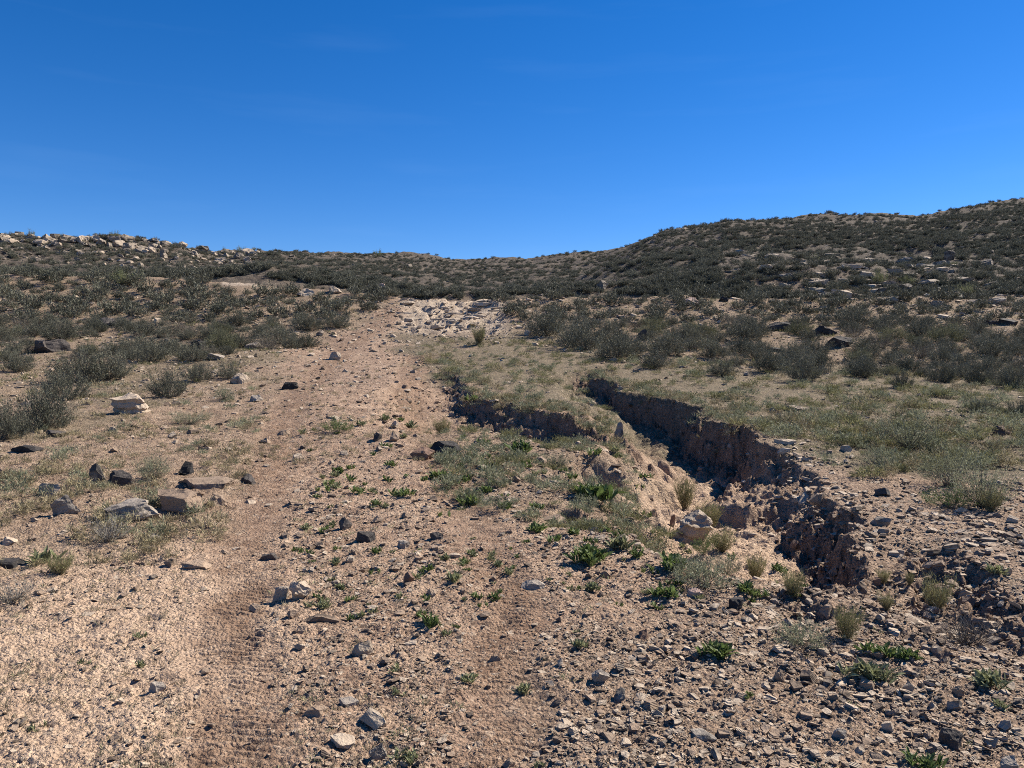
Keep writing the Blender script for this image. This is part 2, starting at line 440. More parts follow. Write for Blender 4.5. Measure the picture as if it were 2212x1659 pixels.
Z_BARE = [(480, 612), (520, 606), (600, 602), (700, 598), (690, 603), (600, 612), (500, 617)]
def build_ground():
    fov = math.radians(43.0)
    az = np.concatenate([np.linspace(-math.pi, -fov, 100)[:-1], np.linspace(-fov, fov, 830), np.linspace(fov, math.pi, 100)[1:-1]])
    rr = [0.15]
    while rr[-1] < 900:
        r = rr[-1]
        f = .12 if r < 2.2 else .0031 if r < 15 else .0062 if r < 42 else .0095 if r < 190 else .06
        rr.append(r * (1 + f))
    rr = np.array(rr)
    A, R = np.meshgrid(az, rr)
    x = (np.sin(A) * R).ravel(); y = (np.cos(A) * R).ravel()
    z, o = terrain(x, y)
    # beyond the crests and behind the viewer the land runs on level
    n_a, n_r = len(az), len(rr)
    co = np.column_stack([x, y, z]).astype(np.float32)
    centre = np.array([[0, 0, H(0.0, 0.0)[0]]], np.float32)
    co = np.vstack([co, centre])
    i = np.arange(n_r - 1)[:, None] * n_a + np.arange(n_a)[None, :]
    j = np.arange(n_r - 1)[:, None] * n_a + (np.arange(n_a)[None, :] + 1) % n_a
    quads = np.stack([i, i + n_a, j + n_a, j], -1).reshape(-1, 4)[:, ::-1]
    ci = len(co) - 1
    tri = np.stack([np.full(n_a, ci), np.arange(n_a), (np.arange(n_a) + 1) % n_a], -1)[:, ::-1]
    me = bpy.data.meshes.new('ground')
    nq, ntr = len(quads), len(tri)
    me.vertices.add(len(co)); me.vertices.foreach_set('co', co.ravel())
    me.loops.add(nq * 4 + ntr * 3)
    me.loops.foreach_set('vertex_index', np.concatenate([quads.ravel(), tri.ravel()]).astype(np.int32))
    me.polygons.add(nq + ntr)
    me.polygons.foreach_set('loop_start', np.concatenate([np.arange(nq) * 4, nq * 4 + np.arange(ntr) * 3]).astype(np.int32))
    me.update(calc_edges=True)
    me.polygons.foreach_set('use_smooth', np.ones(nq + ntr, bool))
    px, row = px_of(x, y, base_z(x, y))
    px = np.where(y < 1.0, -5000, px)
    wob = 90 * fbm(x * .9, y * .9, 4, 91); wor = 60 * fbm(x * .9 + 40, y * .9, 4, 92)
    pw, rw = px + wob, row + wor
    masks = {
        'gravel': soft_poly(pw, rw, Z_GRAVEL, 120) * (1 - sstep(.1, .25, o['gully'])),
        'sand': np.clip(soft_poly(pw, rw, Z_SAND_L, 150) + sstep(.18, .28, o['gully']) * (1 - o['wall']) * (1 - sstep(10, 13, y)), 0, 1),
        'grass': np.clip(soft_poly(pw, rw, Z_GRASS_R, 40) + 0.28 * soft_poly(pw, rw, Z_GRASS_L, 50) + .35 * soft_poly(pw, rw, Z_ISLE, 40) + .55 * soft_poly(pw, rw, Z_BELT_L, 30) + .55 * soft_poly(pw, rw, Z_BELT_R, 30), 0, 1),
        'wall': o['wall'], 'rut': o['rut'], 'ledge': np.clip(o['ledge'] + soft_poly(px, row, Z_BARE, 4), 0, 1),
        'hill': sstep(38, 55, y),
    }
    for k, v in masks.items():
        a = me.attributes.new(k, 'FLOAT', 'POINT')
        a.data.foreach_set('value', np.append(v, 0).astype(np.float32))
    ob = bpy.data.objects.new('ground', me)
    COL.objects.link(ob)
    me.materials.append(ground_material())
    ob['kind'] = 'structure'
    ob['label'] = 'dry stony hillside of peach sand and gravel cut by a gully'
    return ob

build_ground()

# ------------------------------------------------------------------ rock shapes and materials
def rock_material(name, light, mid, dark, dark_amt, vary=.35, strata=.4):
    m, t, out = new_mat(name)
    tcn = t.nodes.new('ShaderNodeTexCoord'); oi = t.nodes.new('ShaderNodeObjectInfo')
    geo = t.nodes.new('ShaderNodeNewGeometry')
    pos = geo.outputs['Position']
    big = noise_n(t, pos, 3.0, 4); n = noise_n(t, pos, 14.0, 6, .65); fin = noise_n(t, pos, 70.0, 4, .7)
    c = mixc(t, ramp(t, n, [(.35, 0.0), (.65, 1.0)]), mid, light)
    shift = math_n(t, 'MULTIPLY', oi.outputs['Random'], vary)
    c = mixc(t, shift, c, mid)
    rnd2 = math_n(t, 'FRACT', math_n(t, 'MULTIPLY', oi.outputs['Random'], 17.31))
    grey = mixc(t, 1.0, c, (.86, .87, .88), 'MULTIPLY')
    c = mixc(t, math_n(t, 'GREATER_THAN', rnd2, .55), c, grey)
    # desert varnish: dark patches
    dk = math_n(t, 'ADD', math_n(t, 'MULTIPLY', big, .5), math_n(t, 'MULTIPLY', n, .5))
    dk = math_n(t, 'ADD', dk, math_n(t, 'MULTIPLY', math_n(t, 'SUBTRACT', rnd2, .5), .16))
    c = mixc(t, ramp(t, dk, [(.60 - dark_amt * .3, 0.0), (.66 - dark_amt * .2, 1.0)]), c, dark)
    c = mixc(t, ramp(t, fin, [(.30, .5), (.5, 0.0)]), c, mixc(t, .5, c, dark))
    sep = t.nodes.new('ShaderNodeSeparateXYZ'); t.links.new(tcn.outputs['Object'], sep.inputs[0])
    wv = math_n(t, 'ADD', math_n(t, 'MULTIPLY', sep.outputs['Z'], 60.0), math_n(t, 'MULTIPLY', n, 6.0))
    lay = math_n(t, 'SINE', wv)
    hgt = math_n(t, 'ADD', math_n(t, 'MULTIPLY', lay, strata * .25), math_n(t, 'ADD', n, math_n(t, 'MULTIPLY', fin, .35)))
    b = node(t, 'ShaderNodeBump', Strength=.75, Distance=.03); t.links.new(hgt, b.inputs['Height'])
    p = node(t, 'ShaderNodeBsdfPrincipled', Roughness=.85); p.inputs['Specular IOR Level'].default_value = .25
    t.links.new(c, p.inputs['Base Color']); t.links.new(b.outputs['Normal'], p.inputs['Normal'])
    t.links.new(p.outputs[0], out.inputs['Surface'])
    return m

M_PALE = rock_material('pale_limestone', (.51, .41, .31), (.35, .275, .205), (.12, .092, .07), .14)
M_MIXED = rock_material('mixed_stone', (.42, .31, .22), (.235, .168, .12), (.09, .066, .048), .2, .8)
M_GREY = rock_material('grey_stone', (.40, .34, .28), (.24, .20, .165), (.07, .062, .056), .3)
M_DARK = rock_material('varnished_stone', (.15, .125, .11), (.055, .048, .044), (.028, .026, .026), .5)
M_RED = rock_material('red_brown_stone', (.27, .17, .12), (.14, .085, .062), (.06, .042, .036), .3)
M_PINK = rock_material('pink_stone', (.62, .44, .36), (.44, .30, .24), (.17, .12, .10), .1)
M_HILL = rock_material('hill_stone', (.36, .295, .228), (.20, .162, .126), (.055, .046, .039), .2, .5)
MATS = {'pale': M_PALE, 'mixed': M_MIXED, 'grey': M_GREY, 'dark': M_DARK, 'red': M_RED, 'pink': M_PINK, 'hill': M_HILL}

def rock_mesh(name, seed, dims, cuts=9, detail=0, taper=0.0, layer=0.0):
    """fractured block: a box cut by random planes, base flattened; dims = full x, y, z size; origin at the base"""
    rnd = random.Random(seed)
    bm = bmesh.new()
    bmesh.ops.create_cube(bm, size=2.0)
    tl = .12 if dims[2] < .4 * dims[0] else .5
    bmesh.ops.rotate(bm, verts=bm.verts[:], cent=(0, 0, 0), matrix=Euler((rnd.uniform(-tl, tl), rnd.uniform(-tl, tl), rnd.uniform(0, 3))).to_matrix())
    for k in range(cuts):
        n = Vector((rnd.gauss(0, 1), rnd.gauss(0, 1), rnd.gauss(0, .8) + .15)).normalized()
        sup = abs(n.x) + abs(n.y) + abs(n.z)
        d = sup * rnd.uniform(.46, .74)
        g = bm.verts[:] + bm.edges[:] + bm.faces[:]
        r = bmesh.ops.bisect_plane(bm, geom=g, plane_co=n * d, plane_no=n, clear_outer=True)
        ed = [e for e in r['geom_cut'] if isinstance(e, bmesh.types.BMEdge)]
        if len(ed) > 2:
            bmesh.ops.contextual_create(bm, geom=ed)
    lo = [min(v.co[i] for v in bm.verts) for i in range(3)]; hi = [max(v.co[i] for v in bm.verts) for i in range(3)]
    for v in bm.verts:
        for i in range(3):
            v.co[i] = (v.co[i] - (lo[i] + hi[i]) / 2) / (hi[i] - lo[i])
        v.co.z += .5
        if taper:
            k = 1 - taper * v.co.z
            v.co.x = v.co.x * k + taper * .25 * v.co.z; v.co.y *= k
    if detail:
        bmesh.ops.triangulate(bm, faces=bm.faces[:])
        bmesh.ops.subdivide_edges(bm, edges=[e for e in bm.edges if e.calc_length() > .22], cuts=1, use_grid_fill=False)
        bmesh.ops.triangulate(bm, faces=bm.faces[:])
        for _ in range(detail):
            bmesh.ops.subdivide_edges(bm, edges=bm.edges[:], cuts=1, use_grid_fill=True)
        off = Vector((seed * 3.17 % 50, seed * 1.71 % 50, 0))
        bm.normal_update()
        mv = {}
        for v in bm.verts:
            w = Vector((v.co.x * dims[0], v.co.y * dims[1], v.co.z * dims[2])) / max(dims)
            a = mnoise.fractal(w * 3.2 + off, 1.0, 2.0, 4) * .055 + (mnoise.cell(w * 5 + off) - .5) * .02
            q = v.normal * a
            if layer:
                s = mnoise.cell(Vector((off.x, off.y, w.z * 16 + mnoise.noise(w * 2 + off) * 1.2))) * layer
                q += Vector((v.co.x, v.co.y, 0)) * s
            mv[v] = q
        for v, q in mv.items():
            v.co += q
    for v in bm.verts:
        v.co.x *= dims[0]; v.co.y *= dims[1]; v.co.z *= dims[2]
    me = bpy.data.meshes.new(name)
    bm.normal_update()
    bm.to_mesh(me); bm.free()
    return me

LABELS = {}
LAND = []            # landmarks: (px, row, phrase)
ITEMS = []           # things waiting for a label that says where they stand
def tag(o, label, cat, group=None):
    o['label'] = label; o['category'] = cat; o['kind'] = 'thing'
    if group:
        o['group'] = group
    return o

def link(name, me, loc, rz=0.0, sc=(1, 1, 1), tilt=(0, 0), parent=None):
    o = bpy.data.objects.new(name, me)
    COL.objects.link(o)
    o.location = loc; o.rotation_euler = (tilt[0], tilt[1], rz); o.scale = sc
    if parent:
        o.parent = parent
    return o

# hero stones: name, px, row of the base, width px, height px, depth ratio, material, tilt x, tilt y, turn, layered, label, landmark phrase
HERO = [
 ('boulder', 280, 892, 84, 40, .75, 'pale', 0, .05, .2, .10, 'cream blocky boulder lying alone on dry grass left of the track', 'cream boulder'),
 ('rock', 516, 826, 46, 24, .7, 'pale', 0, .1, .4, 0, 'pale wedge-shaped rock beside a low shrub at the left track edge', 'pale wedge rock'),
 ('rock', 625, 841, 40, 18, .8, 'dark', .1, .1, .1, 0, 'black and white rock lying on the left wheel track', 'black and white rock'),
 ('rock', 554, 866, 32, 15, .8, 'grey', 0, -.25, .6, 0, 'dark-faced pointed stone at the left verge below the wedge rock', 'dark pointed stone'),
 ('rock', 571, 956, 30, 14, .8, 'mixed', 0, .2, .8, 0, 'tan angular stone standing in the left wheel track', 'tan angular stone'),
 ('rock', 613, 938, 32, 12, .9, 'mixed', 0, 0, .3, 0, 'low broken stone right of the left wheel track', None),
 ('flat_slab', 120, 942, 40, 16, .8, 'dark', .2, 0, .4, .06, 'dark tilted slab below the big shrubs at left', 'dark tilted slab'),
 ('flat_slab', 60, 975, 64, 15, .6, 'dark', .1, .05, .1, .06, 'long low dark slab half buried in grass near left edge', 'low dark slab'),
 ('rock', 214, 1040, 36, 42, .45, 'grey', 0, -.25, .5, .05, 'grey upright slab leaning on the black rock at left', None),
 ('rock', 256, 1045, 62, 32, .7, 'dark', 0, .12, .3, .08, 'glossy black jagged rock in grass left of the track', 'black jagged rock'),
 ('rock', 400, 1024, 40, 30, .7, 'dark', 0, .2, .7, 0, 'dark triangular rock standing on the embedded slab', 'dark triangular rock'),
 ('rock', 109, 1070, 54, 30, .7, 'pale', 0, -.1, .3, 0, 'white-topped rock with a dark left face among dry weeds', 'white-topped rock'),
 ('rock', 150, 1108, 56, 42, .5, 'grey', .1, -.45, .5, .05, 'grey leaning slab with a pointed top among dry weeds at left', 'grey leaning slab'),
 ('flat_slab', 434, 1050, 134, 20, .55, 'mixed', .05, .04, -.1, .06, 'broad embedded brown slab with a pale broken edge', 'embedded brown slab'),
 ('flat_slab', 386, 1098, 124, 46, .6, 'mixed', .05, .05, -.12, .10, 'layered block with cream front, upper of the left pair', 'upper layered block'),
 ('flat_slab', 286, 1118, 132, 44, .6, 'grey', .08, -.06, .12, .10, 'layered grey slab, lower left of the pair', 'lower layered slab'),
 ('rock', 468, 1090, 46, 26, .8, 'mixed', 0, -.15, .3, 0, 'brown angular rock right of the layered block', 'brown angular rock'),
 ('rock', 533, 1042, 38, 22, .8, 'dark', 0, .1, .3, 0, 'dark stone at the left wheel track beside a small weed', None),
 ('rock', 644, 993, 32, 16, .9, 'pale', 0, 0, .3, 0, 'pale rounded stone between the wheel tracks', 'pale rounded stone'),
 ('rock', 20, 1170, 38, 15, .8, 'pale', 0, .1, .2, 0, 'white low rock at the left edge of the picture', None),
 ('flat_slab', 323, 1168, 34, 16, 1.2, 'grey', .15, .05, .9, 0, 'flat grey stone leaning up in front of the layered slabs', 'flat grey stone'),
 ('flat_slab', 424, 1220, 62, 16, .7, 'mixed', .1, .05, .1, .05, 'flat tan slab lying at the left side of the track', 'flat tan slab'),
 ('rock', 367, 1220, 34, 14, .8, 'mixed', 0, 0, .5, 0, 'small slab just left of the flat tan slab', None),
 ('rock', 581, 1208, 46, 18, .6, 'dark', .1, .1, .1, .05, 'dark-edged slab on the left wheel track', 'dark-edged slab'),
 ('flat_slab', 14, 1220, 70, 14, .6, 'dark', .05, .1, .1, .05, 'dark flat slab beside the rosette at the left edge', None),
 ('rock', 742, 1142, 34, 28, .8, 'dark', 0, .15, .4, 0, 'dark humped rock with a lit tip between the wheel tracks', 'dark humped rock'),
 ('rock', 721, 777, 28, 20, .9, 'pale', 0, .1, .3, 0, 'bright pale stone on the upper track', 'bright pale stone'),
 ('rock', 650, 1292, 56, 46, .7, 'pale', 0, -.1, .5, .05, 'pale pointed boulder beside a rosette in the left wheel track', 'pale pointed boulder'),
 ('rock', 614, 1294, 48, 34, .6, 'grey', 0, -.3, .3, .04, 'grey-white slab leaning against the pale pointed boulder', None),
 ('rock', 549, 1316, 36, 18, .7, 'mixed', 0, .1, .2, 0, 'brown wedge stone left of the pale pointed boulder', None),
 ('rock', 629, 1336, 30, 20, .8, 'mixed', 0, .1, .2, 0, 'tan stone in front of the pale pointed boulder', None),
 ('flat_slab', 697, 1338, 72, 17, .5, 'mixed', .05, .03, .1, .06, 'long flat grey-tan slab between the tracks near a rosette', 'long flat slab'),
 ('rock', 337, 1494, 40, 21, .7, 'grey', 0, .15, -.2, 0, 'lone dark grey stone on bare sand in the left foreground', 'lone dark stone'),
 ('rock', 429, 1503, 10, 15, .8, 'pale', 0, .1, .2, 0, 'small upright stone standing in the tyre tread', None),
 ('rock', 680, 1540, 54, 21, .6, 'mixed', 0, .1, -.1, .04, 'pale-rimmed dark stone at the right edge of the left tread', 'pale-rimmed stone'),
 ('flat_slab', 190, 1329, 30, 8, .8, 'pale', .03, .03, .2, 0, 'white flat stone lying on sand in the left foreground', 'white flat stone'),
 ('rock', 649, 1366, 22, 16, .8, 'mixed', 0, .1, .3, 0, 'small dark-sided stone below the long flat slab', None),
 ('flat_slab', 808, 1562, 78, 30, .55, 'pale', .25, .15, -.6, .05, 'long pale slab lying diagonally in the foreground', 'diagonal pale slab'),
 ('flat_slab', 738, 1608, 64, 18, .8, 'pale', .12, .05, .1, .05, 'broad cream-grey slab at the bottom beside a weed', 'broad cream-grey slab'),
 ('rock', 815, 1636, 48, 36, .6, 'grey', .1, .1, .3, .06, 'banded dark slab standing on edge at the bottom', 'banded slab'),
 ('rock', 784, 1410, 60, 32, .7, 'pale', 0, -.15, .4, .04, 'pale rock with black shaded left side between the tracks', 'pale shaded rock'),
 ('rock', 880, 1258, 30, 24, .8, 'red', 0, .2, .4, 0, 'brown tilted cube of stone between the wheel tracks', 'brown cube stone'),
 ('flat_slab', 1150, 1268, 55, 17, .7, 'grey', .1, .05, .1, .06, 'flat light grey slab with a weed at its left', 'flat light grey slab'),
 ('rock', 1293, 1470, 46, 28, .6, 'grey', .1, .1, .3, .05, 'grey notched slab right of the right wheel track', 'grey notched slab'),
 ('rock', 1338, 1510, 34, 22, .8, 'grey', 0, .1, .5, 0, 'flat-topped grey stone in the gravel right of the track', None),
 ('rock', 1387, 1376, 32, 22, .8, 'red', 0, .1, .5, 0, 'brown pyramid stone right of the right wheel track', 'brown pyramid stone'),
 ('flat_slab', 752, 1518, 44, 13, .8, 'grey', .05, .05, .2, 0, 'flat grey flake right of the pale-rimmed stone', None),
 ('rock', 934, 1282, 30, 15, .8, 'mixed', 0, .1, .3, 0, 'tan flat-backed stone near the brown cube stone', None),
 ('rock', 1068, 1428, 32, 15, .6, 'mixed', 0, .1, .1, 0, 'oval stone in the upper right tyre tread', None),
 ('rock', 1208, 1436, 20, 18, .8, 'pale', 0, .1, .1, 0, 'cream stone right of the right tyre tread', None),
 ('rock', 1097, 1658, 34, 22, .8, 'mixed', 0, .1, .4, 0, 'tan pointed stone at the bottom edge in the right rut', None),
 ('flat_slab', 1351, 1608, 32, 10, .9, 'pale', .05, .05, .4, 0, 'pale flake in the gravel at the bottom right of centre', None),
 ('rock', 960, 975, 78, 26, .8, 'dark', 0, .05, .2, .06, 'black cracked slab behind the reddish rock in mid track', 'black cracked slab'),
 ('rock', 910, 992, 62, 30, .8, 'red', 0, .05, .3, .04, 'reddish-brown humped rock in the middle of the track', 'reddish humped rock'),
 ('rock', 849, 952, 24, 22, .8, 'mixed', 0, .1, .4, 0, 'tan pointed stone left of the reddish rock', None),
 ('rock', 815, 950, 26, 16, .8, 'dark', 0, .1, .4, 0, 'dark grey stone left of the tan pointed stone', None),
 ('rock', 851, 924, 20, 14, .8, 'pale', 0, .1, .4, 0, 'small white stone above the tan pointed stone', None),
 ('flat_slab', 990, 921, 38, 10, .6, 'mixed', .05, .15, -.2, .05, 'tan slab tilted on the bank at the track edge', None),
 ('flat_slab', 1187, 1120, 92, 26, .5, 'mixed', .05, -.12, .1, .06, 'long grey-brown slab tilted beside the small scarp', 'long tilted slab'),
 ('rock', 787, 1168, 52, 22, .8, 'dark', 0, .05, .2, .04, 'dark broken rock with grey flakes between the tracks', 'dark broken rock'),
 ('rock', 941, 1164, 36, 18, .8, 'dark', 0, .1, .2, 0, 'black wedge stone between the wheel tracks', 'black wedge stone'),
 ('rock', 869, 1180, 32, 17, .8, 'grey', 0, .05, .2, 0, 'round-backed grey stone left of the black wedge stone', None),
 ('flat_slab', 1211, 945, 34, 8, .8, 'pale', .05, .05, .2, 0, 'white flat slab on the grassy isle left of the gully', None),
 ('flat_slab', 1318, 945, 46, 9, .8, 'pale', .05, .05, .2, 0, 'bright white slab below the dark gully bank', 'bright white slab'),
 ('flat_slab', 1300, 972, 32, 9, .8, 'pale', .1, .05, .3, 0, 'white flake beside a pinkish stone left of the gully', None),
 ('flat_slab', 980, 1203, 34, 9, .7, 'pale', .05, .05, .1, 0, 'pale flat flake on sand between the tracks', None),
 ('rock', 1336, 908, 26, 46, .8, 'grey', 0, .05, .4, .05, 'upright stone block set in the gully bank', 'upright bank block'),
 ('rock', 1283, 896, 18, 14, .9, 'mixed', 0, 0, .4, 0, 'rounded stone sticking out of the dark bank', None),
 ('rock', 1338, 840, 30, 22, .8, 'pale', 0, .1, .4, 0, 'cream block on the rim at the gully head', 'cream rim block'),
 ('rock', 1276, 846, 26, 16, .8, 'pale', 0, .1, .2, 0, 'pale stone on the isle across from the gully head', None),
 ('rock', 1240, 1130, 32, 16, .9, 'pale', 0, .1, .2, 0, 'white rounded stone at the foot of the small scarp', None),
 ('rock', 1280, 1146, 32, 12, .9, 'pale', 0, .1, .2, 0, 'white low stone right of the long tilted slab', None),
 ('boulder', 1478, 1092, 92, 72, .7, 'pale', .1, .28, .3, .08, 'large striped cream boulder lying on the gully floor', 'striped gully boulder'),
 ('rock', 1446, 1080, 18, 34, .5, 'red', 0, .3, .6, 0, 'brown shard leaning against the gully boulder', None),
 ('flat_slab', 1720, 886, 50, 11, .7, 'pale', .1, .05, .1, .04, 'white-edged slab on the grassy flat right of the gully', 'white-edged slab'),
 ('rock', 2160, 937, 42, 22, .8, 'red', 0, .05, .2, .06, 'brown rock on the grassy flat at the right edge', 'brown flat rock'),
 ('flat_slab', 1696, 956, 54, 10, .6, 'pale', .05, .08, -.1, .04, 'pale long slab on the rim where the gully bends', 'pale rim slab'),
 ('rock', 1581, 930, 22, 13, .9, 'grey', 0, 0, .2, 0, 'rounded grey stone on the gully rim', None),
 ('rock', 1905, 1068, 42, 20, .7, 'dark', 0, .15, -.2, .04, 'dark sharp-edged stone with a pale edge on the gravel bank', 'dark gravel-bank stone'),
 ('rock', 1905, 1136, 44, 22, .8, 'grey', 0, .05, .1, .04, 'rounded grey-tan stone on the gravel bank right of the gully', 'grey-tan bank stone'),
 ('rock', 1948, 1214, 22, 18, .9, 'mixed', 0, .1, .1, 0, 'pale-topped stone on sand right of the lower gully', None),
 ('rock', 2185, 1128, 28, 16, .9, 'pale', 0, .1, .1, 0, 'white stone on gravel at the right edge', None),
 ('flat_slab', 1638, 1230, 30, 12, .8, 'pale', .05, .1, -.3, 0, 'pale slab on the sandy gully mouth', None),
 ('rock', 1680, 1468, 30, 26, .8, 'mixed', 0, .1, .4, .06, 'tan cube stone on the right foreground gravel', 'tan cube stone'),
 ('rock', 1859, 1268, 34, 22, .8, 'mixed', 0, .1, .4, 0, 'tan humped stone below the gully mouth', 'tan humped stone'),
 ('rock', 1798, 1246, 32, 18, .8, 'mixed', 0, .1, .4, 0, 'brown-grey stone at the end of the gully wall', None),
 ('rock', 1787, 1328, 36, 26, .8, 'mixed', 0, .1, .4, 0, 'cream stone at the head of the small rill', 'cream rill stone'),
 ('rock', 1587, 1310, 44, 26, .7, 'dark', 0, .15, .4, 0, 'dark angular stone in the gravel left of the rill', 'dark angular stone'),
 ('rock', 1499, 1288, 42, 20, .7, 'pink', 0, .1, -.3, 0, 'pinkish flat-topped stone beside the green rosettes', 'pinkish stone'),
 ('rock', 2050, 1608, 54, 40, .8, 'dark', 0, .05, .3, 0, 'black pitted stone in the bottom right gravel', 'black pitted stone'),
 ('rock', 2180, 1662, 62, 34, .7, 'grey', 0, .05, .1, .05, 'large grey-brown rock cut by the bottom right corner', 'corner rock'),
 ('rock', 2171, 1568, 36, 22, .8, 'grey', 0, .1, .1, .04, 'layered pale-grey stone near the bottom right corner', None),
 ('rock', 1809, 1590, 36, 26, .7, 'grey', 0, .2, -.4, .04, 'grey oblong stone tilted in the bottom gravel', None),
 ('rock', 1915, 1575, 34, 20, .8, 'pale', 0, .05, .2, 0, 'pale oval stone in the bottom right gravel', 'pale oval stone'),
 ('rock', 1963, 1489, 32, 20, .8, 'grey', 0, .1, .2, 0, 'grey-white stone beside the dark hollow in right gravel', None),
 ('rock', 2065, 1496, 32, 22, .8, 'mixed', 0, .15, -.3, 0, 'brown tilted stone on the right foreground slope', None),
 ('rock', 2061, 1530, 40, 20, .8, 'grey', 0, .1, .3, 0, 'grey broad stone below the brown tilted stone', None),
 ('flat_slab', 1517, 1594, 56, 14, .7, 'grey', .05, .1, .2, .04, 'flat blue-grey slab in the bottom centre gravel', 'flat blue-grey slab'),
 ('flat_slab', 234, 703, 56, 18, .7, 'grey', .15, .05, .1, .05, 'flat grey slab among the shrubs at upper left', 'flat grey slab'),
 ('rock', 110, 760, 88, 30, .7, 'dark', 0, .05, .2, .05, 'black overhanging rock in deep shade among the left shrubs', 'black overhanging rock'),
 ('rock', 60, 722, 26, 16, .8, 'pale', 0, .1, .2, 0, 'pale stone above the black overhanging rock at left', None),
 ('rock', 186, 638, 22, 18, .8, 'pale', 0, 0, .2, .08, 'layered tan block behind the left shrubs', 'layered tan block'),
 ('rock', 660, 636, 50, 18, .7, 'pale', 0, .1, .1, .05, 'broad pale rock on the brow left of the track', 'broad pale rock'),
 ('rock', 721, 630, 36, 16, .8, 'pale', 0, .1, .1, .05, 'pale broken rocks right of the broad pale rock', None),
 ('rock', 748, 618, 34, 12, .7, 'dark', 0, .1, .1, .05, 'dark slab on the brow behind the pale broken rocks', None),
 ('rock', 822, 627, 22, 12, .8, 'pink', 0, .1, .1, .05, 'pinkish-white stone on the brow near the track top', 'pinkish-white stone'),
 ('flat_slab', 550, 752, 48, 16, .8, 'grey', .2, .05, .1, .06, 'dark grey layered slab below shrubs at the left track edge', 'dark grey layered slab'),
 ('rock', 427, 752, 40, 18, .7, 'dark', .1, .1, .1, .06, 'black flaky rock between the left shrubs', 'black flaky rock'),
 ('flat_slab', 468, 775, 38, 13, .8, 'grey', .15, .1, .1, .06, 'grey tilted flake under the left shrubs', None),
 ('rock', 690, 724, 20, 13, .8, 'pale', 0, .1, .1, 0, 'pale stone at the upper left track edge', 'pale verge stone'),
 ('boulder', 1300, 628, 30, 18, .8, 'hill', 0, .05, .1, .08, 'tan rounded boulder standing out below the saddle', 'tan saddle boulder'),
 ('rock', 1138, 724, 18, 14, .9, 'pale', 0, .1, .1, 0, 'pale block on the scree at the right track edge', 'pale scree block'),
 ('rock', 1382, 735, 38, 28, .6, 'dark', 0, .35, -.5, .08, 'dark tilted layered rock among the right shrubs', 'dark tilted rock'),
 ('flat_slab', 1493, 658, 40, 16, .7, 'pink', .1, .2, -.2, .05, 'pinkish tilted slab on the brow right of the track', 'pinkish tilted slab'),
 ('flat_slab', 1587, 643, 32, 8, .7, 'pale', .1, .1, -.1, .05, 'pale flat slab on the brow right of the pinkish slab', None),
 ('rock', 1562, 652, 24, 11, .7, 'dark', 0, .2, -.1, .05, 'dark wedge on the brow beside the pinkish slab', None),
 ('rock', 1778, 724, 56, 22, .6, 'dark', .1, .15, -.15, .10, 'black layered outcrop, upper block, in the right shrubs', 'black layered outcrop'),
 ('rock', 1812, 748, 66, 24, .6, 'dark', .1, .05, 0, .10, 'black layered outcrop, lower block, in the right shrubs', None),
 ('rock', 1682, 714, 76, 20, .6, 'dark', .05, -.05, .1, .08, 'long black ledge left of the layered outcrop', 'long black ledge'),
 ('flat_slab', 1672, 760, 40, 10, .7, 'dark', .05, .05, .1, .06, 'dark flat slab below the long black ledge', None),
 ('flat_slab', 2178, 700, 44, 15, .6, 'dark', .05, .1, 0, .08, 'dark slab near the right edge, right one of two', 'dark slab pair'),
 ('flat_slab', 2140, 702, 42, 12, .6, 'dark', .05, .1, 0, .08, 'dark slab near the right edge, left one of two', None),
 ('flat_slab', 2038, 688, 34, 11, .7, 'pale', .05, .15, -.2, .04, 'pale flat slab among shrubs at upper right', 'pale upper slab'),
 ('rock', 2067, 776, 32, 15, .7, 'dark', .05, .2, -.3, .06, 'dark tilted slab in the lower right shrubs', 'dark lower slab'),
 ('rock', 1745, 673, 20, 8, .8, 'pale', 0, .1, 0, 0, 'small white rock on the brow above the black ledge', None),
 ('boulder', 2047, 556, 24, 22, .8, 'hill', 0, .1, 0, .05, 'upright square rock low on the right hill', 'upright square rock'),
]
HERO_SPOT = []
for k, (nm, px, row, w, h, dr, mt, tx, ty, rz, lay, lab, land) in enumerate(HERO):
    x, y = hit_full(px, row)
    s = y / F
    W, Dp, Hh = w * s, w * s * dr, h * s * 1.3
    me = rock_mesh(nm, 100 + k, (W, Dp, Hh), 8 if nm != 'flat_slab' else 10, 2 if w > 45 else 1, .25 if nm == 'rock' else .08, lay)
    me.materials.append(MATS[mt])
    z = H(np.array([x, x - W * .3, x + W * .3]), np.array([y, y, y])).min()
    o = link(nm, me, (x, y, z - (.26 if nm != 'boulder' else .16) * Hh), rz, (1, 1, 1), (tx, ty))
    tag(o, lab, nm.replace('_', ' ') if nm != 'flat_slab' else 'slab')
    HERO_SPOT.append((px, row - h / 2, max(w, h) * .55))
    if land:
        LAND.append((px, row - h / 2, land))
LAND += [(554, 610, 'pale sand bank'), (970, 680, 'pale rock steps'), (1270, 812, 'gully head'), (1010, 560, 'saddle on the skyline')]

